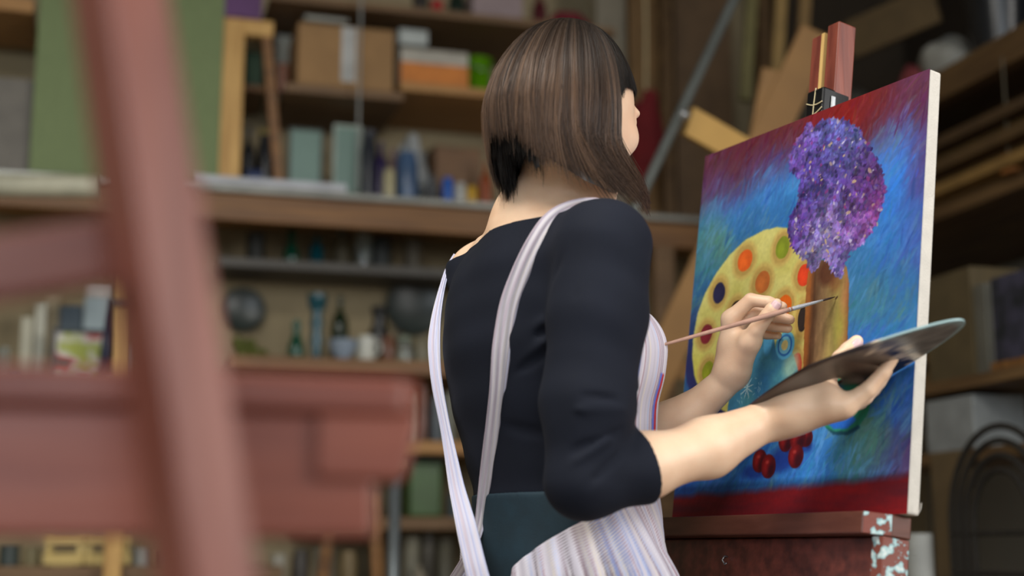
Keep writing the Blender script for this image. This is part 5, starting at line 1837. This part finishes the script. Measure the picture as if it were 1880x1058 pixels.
NA, NT = 260, 60
pa = np.linspace(94, 285, NA)
pa = np.where(pa > 180, pa - 360, pa)
TT, PA = np.meshgrid(np.linspace(0, 1, NT), pa, indexing='ij')
shell = hair_pt(PA, TT, 0.975, 0.0, np.where((PA > 0) & (PA < 99), 99, PA))
Vh = [shell.reshape(-1, 3)]
Fh = [grid_faces(NA, NT)]
pa2 = np.linspace(-76, 96, 90)
T2, P2 = np.meshgrid(np.linspace(0, 1, 30), pa2, indexing='ij')
fr_ = hair_pt(P2, T2, 0.975)
Fh.append(grid_faces(90, 30) + len(Vh[0]))
Vh.append(fr_.reshape(-1, 3))
ph3 = np.linspace(158, 262, 120)
T3, P3 = np.meshgrid(np.linspace(0.35, 1, 40), ph3, indexing='ij')
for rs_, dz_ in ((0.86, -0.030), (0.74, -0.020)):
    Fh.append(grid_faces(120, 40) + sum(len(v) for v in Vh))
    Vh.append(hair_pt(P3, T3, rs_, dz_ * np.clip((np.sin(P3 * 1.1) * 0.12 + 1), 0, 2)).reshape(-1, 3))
ncol = [np.tile([34, 26, 23.] if i < 2 else [24, 18, 16.], (len(v), 1)) for i, v in enumerate(Vh)]  # dark shell colours carry the shade inside the hair
off = sum(len(v) for v in Vh)


def strands(n, pmin, pmax, rs0, rs1, lift, dark=1.0, w_=0.00055, part=False, seg=18, drop=0.0):
    global off
    ph = RNG.uniform(pmin, pmax, n)
    ph = np.where(ph > 180, ph - 360, ph)
    t0 = np.clip(RNG.normal(0.03, 0.05, n), 0, 0.5)
    clump = np.round(ph / 5.0) * 5.0
    ts = np.linspace(0, 1, seg)[None]
    T = t0[:, None] + (1 - t0[:, None]) * ts
    rs = RNG.uniform(rs0, rs1, n)[:, None] * np.ones_like(T)
    cl = RNG.uniform(0.0, 0.55, n)[:, None]
    PHs = ph[:, None] + (clump - ph)[:, None] * cl * T ** 2 + RNG.normal(0, 1.6, n)[:, None] * T ** 2 + 2.2 * np.sin(ph[:, None] * 0.21 + T * 3.0) * T
    a_ = np.abs(PHs)
    PHs = np.where((PHs < 93) & (PHs > 0), 93, PHs) if not part else np.clip(PHs, -76, 96)
    PH0 = PHs
    if not part:
        PHs = np.where((PHs > -75) & (PHs < 0), -75, PHs)
        PHs = np.where((PHs > 0) & (PHs < 150), PHs - 40 * np.clip(T - 0.74, 0, 1) ** 1.7 / 0.10 * np.clip((150 - PHs) / 60, 0, 1), PHs)
    dz = (RNG.normal(0, lift, n)[:, None] - drop) * np.ones_like(T)
    rs = rs + 0.006 * np.sin(clump[:, None] * 1.7) + RNG.normal(0, 0.007, n)[:, None] * T ** 3
    rs = rs + 0.11 * np.clip(T - 0.66, 0, 1) ** 2 / 0.115 * (PHs > 0) * (not part) * np.clip((135 - PHs) / 60, 0, 1)
    if not part:
        PH0 = np.where((PH0 > 0) & (PH0 < 99), 99, PH0)
    C_ = hair_pt(PHs, T, rs, dz, PH0)
    d = np.gradient(C_, axis=1)
    d /= np.linalg.norm(d, axis=2, keepdims=True) + 1e-9
    out = C_ - np.array([HX[0], HX[1], HX[2]])
    out /= np.linalg.norm(out, axis=2, keepdims=True)
    s_ = np.cross(d, out); s_ /= np.linalg.norm(s_, axis=2, keepdims=True) + 1e-9
    o_ = np.cross(s_, d)
    wd = (w_ * RNG.uniform(0.6, 1.3, n))[:, None] * (1 - 0.75 * ts ** 3)
    ring = [C_ + s_ * wd[..., None], C_ + o_ * wd[..., None] * 0.9, C_ - s_ * wd[..., None]]
    V_ = np.stack(ring, 2).reshape(-1, 3)
    i = np.arange(n)[:, None, None] * seg * 3 + np.arange(seg - 1)[None, :, None] * 3
    k_ = np.arange(3)[None, None]
    k2 = (k_ + 1) % 3
    F_ = np.stack(np.broadcast_arrays(i + k_, i + k2, i + 3 + k2, i + 3 + k_), -1).reshape(-1, 4) + off
    tone = np.clip(RNG.beta(1.3, 1.9, n) * 0.62 + 0.75 * (vnoise(ph * 0.35 + 50, ph * 0 + 3.3, 9) - 0.18), 0, 1)[:, None]
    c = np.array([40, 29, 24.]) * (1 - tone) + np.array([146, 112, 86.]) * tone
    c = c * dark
    root = np.clip(T / 0.55, 0, 1) * 0.70 + 0.30                  # darkened towards the crown in the colour, offsetting the lamp highlight
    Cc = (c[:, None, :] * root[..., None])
    Cc = np.repeat(Cc[:, :, None, :], 3, 2).reshape(-1, 3)
    Vh.append(V_); Fh.append(F_); ncol.append(Cc)
    off += len(V_)


strands(6500, 93, 285, 0.985, 1.03, 0.009, 0.86)
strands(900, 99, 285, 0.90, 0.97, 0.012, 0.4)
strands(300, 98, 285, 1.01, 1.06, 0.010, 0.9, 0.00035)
strands(1300, 160, 260, 0.70, 0.90, 0.008, 0.3, drop=0.030)  # nape underlayer, shade inside the bob put into its colour
strands(2200, -76, 96, 0.98, 1.005, 0.003, 0.26, part=True)  # fringe beyond the parting, its shadow put into the strand colour
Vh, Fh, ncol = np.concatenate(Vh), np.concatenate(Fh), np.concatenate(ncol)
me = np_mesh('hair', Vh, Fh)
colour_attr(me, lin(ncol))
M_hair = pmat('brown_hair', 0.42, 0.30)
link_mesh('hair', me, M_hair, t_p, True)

# ---- nails
M_nail = mat('nail', (226, 190, 190), 0.25, 0.03, 20)


def nail(p_, q_, up, r, l):
    p_, q_, up = A3(p_), A3(q_), A3(up)
    d = (q_ - p_) / np.linalg.norm(q_ - p_)
    up = up - d * (up @ d); up /= np.linalg.norm(up)
    s = np.cross(d, up)
    V_, F_ = [], []
    for i in range(7):
        for j in range(7):
            a, b = i / 6 * 2 - 1, j / 6 * 2 - 1
            ww = math.sqrt(max(1 - abs(a) ** 3 * 0.55, 0))
            V_.append(q_ + d * a * l - d * l * 0.35 + s * math.sin(b * 0.95 * ww) * r * 0.92 + up * math.cos(b * 0.95 * ww) * r * (1.0 - 0.12 * max(a, 0)))
    o = link_mesh('nail', np_mesh('nail', np.array(V_), grid_faces(7, 7)), M_nail, t_p, True)
    m_ = o.modifiers.new('thickness', 'SOLIDIFY'); m_.thickness = 0.0008; m_.offset = 0
    o['label'] = 'pink thumb nail'


tc_ = A3(CAM) - V3(1420, 560, 2.0)
nail(V3(1411, 577, 1.974), V3(1425, 559, 1.972), tc_ + A3(UPV) * 0.9 - A3(RGT) * -0.9, 0.0092, 0.0072)
nail(V3(1545, 656, 1.845), V3(1570, 630, 1.850), tc_ + A3(UPV) * 0.2 + A3(RGT) * 1.6, 0.0098, 0.0080)

# ------------------------------------------------------------------ paintbrush
kt = px_st(1536, 546)
tipw = A3(cv(kt[0], kt[1], 0.0025))
tail = V3(1204, 637, 1.925)
bd = tail - tipw
t_b = thing('paintbrush', tuple(tipw), 'long thin paintbrush touching the brown vase on the canvas, held in the fingers', 'paintbrush')
bl_ = lambda s: tuple(tipw + bd * s)
M_bh = mat('pinkish_brush_wood', (178, 138, 120), 0.4, 0.15, 40, stretch=(1, 1, 1))
MB().tube([bl_(0.245), bl_(0.30), bl_(0.42), bl_(0.62), bl_(0.85), bl_(0.99), bl_(1.0)], [0.0030, 0.0036, 0.0037, 0.0031, 0.0024, 0.0018, 0.0008], 16).build('handle', M_bh, t_b, True)
MB().tube([bl_(0.072), bl_(0.12), bl_(0.20), bl_(0.205), bl_(0.215), bl_(0.22), bl_(0.235), bl_(0.24), bl_(0.262)], [0.0014, 0.0021, 0.0029, 0.0032, 0.0032, 0.0028, 0.0032, 0.0029, 0.0032], 16).build('ferrule', mat('ferrule_tin', (200, 200, 202), 0.3, 0.04, 30, 0.35), t_b, True)
MB().tube([bl_(0.0), bl_(0.03), bl_(0.06), bl_(0.08)], [0.0004, 0.0014, 0.0016, 0.0012], 12).build('bristles', mat('loaded_bristles', (52, 34, 26), 0.5, 0.1, 60), t_b, True)

# ------------------------------------------------------------------ palette on the other hand
pc = V3(1547, 688, 1.810)
pa_ = (V3(1755, 592, 1.715) - V3(1340, 786, 1.915)) / 2
pb_ = V3(1549, 724, 1.884) - pc
pb_ = pb_ - pa_ * (pb_ @ pa_) / (pa_ @ pa_)
pn_ = np.cross(pa_, pb_); pn_ /= np.linalg.norm(pn_)
if pn_[2] < 0:
    pn_ = -pn_
la, lb = np.linalg.norm(pa_), 0.080
ea, eb_ = pa_ / la, pb_ / np.linalg.norm(pb_)
t_q = thing('wooden_palette', tuple(pc), 'dark wooden palette held edge-on in the near hand, paint smeared at its tip', 'palette')
hole = V3(1516, 694, 1.832) - pc
ha, hb_ = hole @ ea, hole @ eb_
NQ, NRr = 120, 14
V_, C_ = [], []
for side_ in (1, -1):
    for i in range(NRr):
        for j in range(NQ):
            an = 2 * math.pi * j / NQ
            f_ = i / (NRr - 1)
            oa = la * math.copysign(abs(math.cos(an)) ** 0.9, math.cos(an))
            ob = lb * math.copysign(abs(math.sin(an)) ** 0.9, math.sin(an)) * (1 - 0.42 * abs(math.cos(an)))
            ia, ib = ha + 0.021 * math.cos(an), hb_ + 0.017 * math.sin(an)
            a = ia * (1 - f_) + oa * f_
            b = ib * (1 - f_) + ob * f_
            th_ = 0.0022 * (1 if f_ < 0.999 else 0.6)
            bow = 0.002 * (a / la) ** 2
            V_.append(pc + ea * a + eb_ * b + pn_ * (side_ * th_ - bow))
            g_ = float(vnoise(np.array([a * 60 + 7.3]), np.array([b * 60 + 3.1]), 5)[0])
            g2 = float(vnoise(np.array([a * 200 + 7.3]), np.array([b * 200 + 3.1]), 8)[0])
            u_ = a / la
            c = np.array([38, 25, 22.]) * (0.75 + 0.5 * g_)
            if u_ + (g_ - 0.5) * 0.22 > 0.42:
                c = np.array([128, 120, 114.]) * (0.7 + 0.5 * g2)
            if abs(u_ - 0.46 + (g_ - 0.5) * 0.2) < 0.06 and g2 > 0.35:
                c = np.array([206, 188, 164.])
            if u_ > 0.93 or (f_ > 0.97 and u_ > 0.5):
                c = np.array([150, 176, 178.])
            C_.append(c)
F_ = []
n_ = NRr * NQ
for i in range(NRr - 1):
    for j in range(NQ):
        q = (i * NQ + j, i * NQ + (j + 1) % NQ, (i + 1) * NQ + (j + 1) % NQ, (i + 1) * NQ + j)
        F_.append(q[::-1]); F_.append(tuple(x + n_ for x in q))
for i in (0, NRr - 1):
    for j in range(NQ):
        q = (i * NQ + j, i * NQ + (j + 1) % NQ, n_ + i * NQ + (j + 1) % NQ, n_ + i * NQ + j)
        F_.append(q if i else q[::-1])
me = np_mesh('board', np.array(V_), np.array(F_))
colour_attr(me, lin(np.array(C_)))
ob = link_mesh('board', me, pmat('varnished_palette', 0.28, 0.6), t_q)
auto_smooth(ob, 50)
for i, (u_, v_, rgb) in enumerate(((0.30, -0.2, (200, 180, 150)), (0.15, 0.45, (40, 70, 150)), (-0.1, 0.5, (150, 40, 50)), (-0.35, 0.45, (70, 110, 60)), (-0.55, 0.2, (200, 160, 60)), (0.5, 0.2, (190, 190, 186)))):
    c = pc + ea * la * u_ + eb_ * lb * v_ + pn_ * (0.0020 - 0.002 * u_ * u_)
    b = MB().blob((0, 0, 0), (0.012, 0.009, 0.004), 30 + i, 0.3, 18, flat=0.0)
    b.v = [tuple(c + ea * p[0] + eb_ * p[1] + pn_ * p[2]) for p in b.v]
    o = b.build('paint_dab', K(rgb, 0.3), t_q, True)
    o['label'] = {0: 'cream', 1: 'blue', 2: 'red', 3: 'green', 4: 'yellow', 5: 'white'}[i] + ' dab of paint'
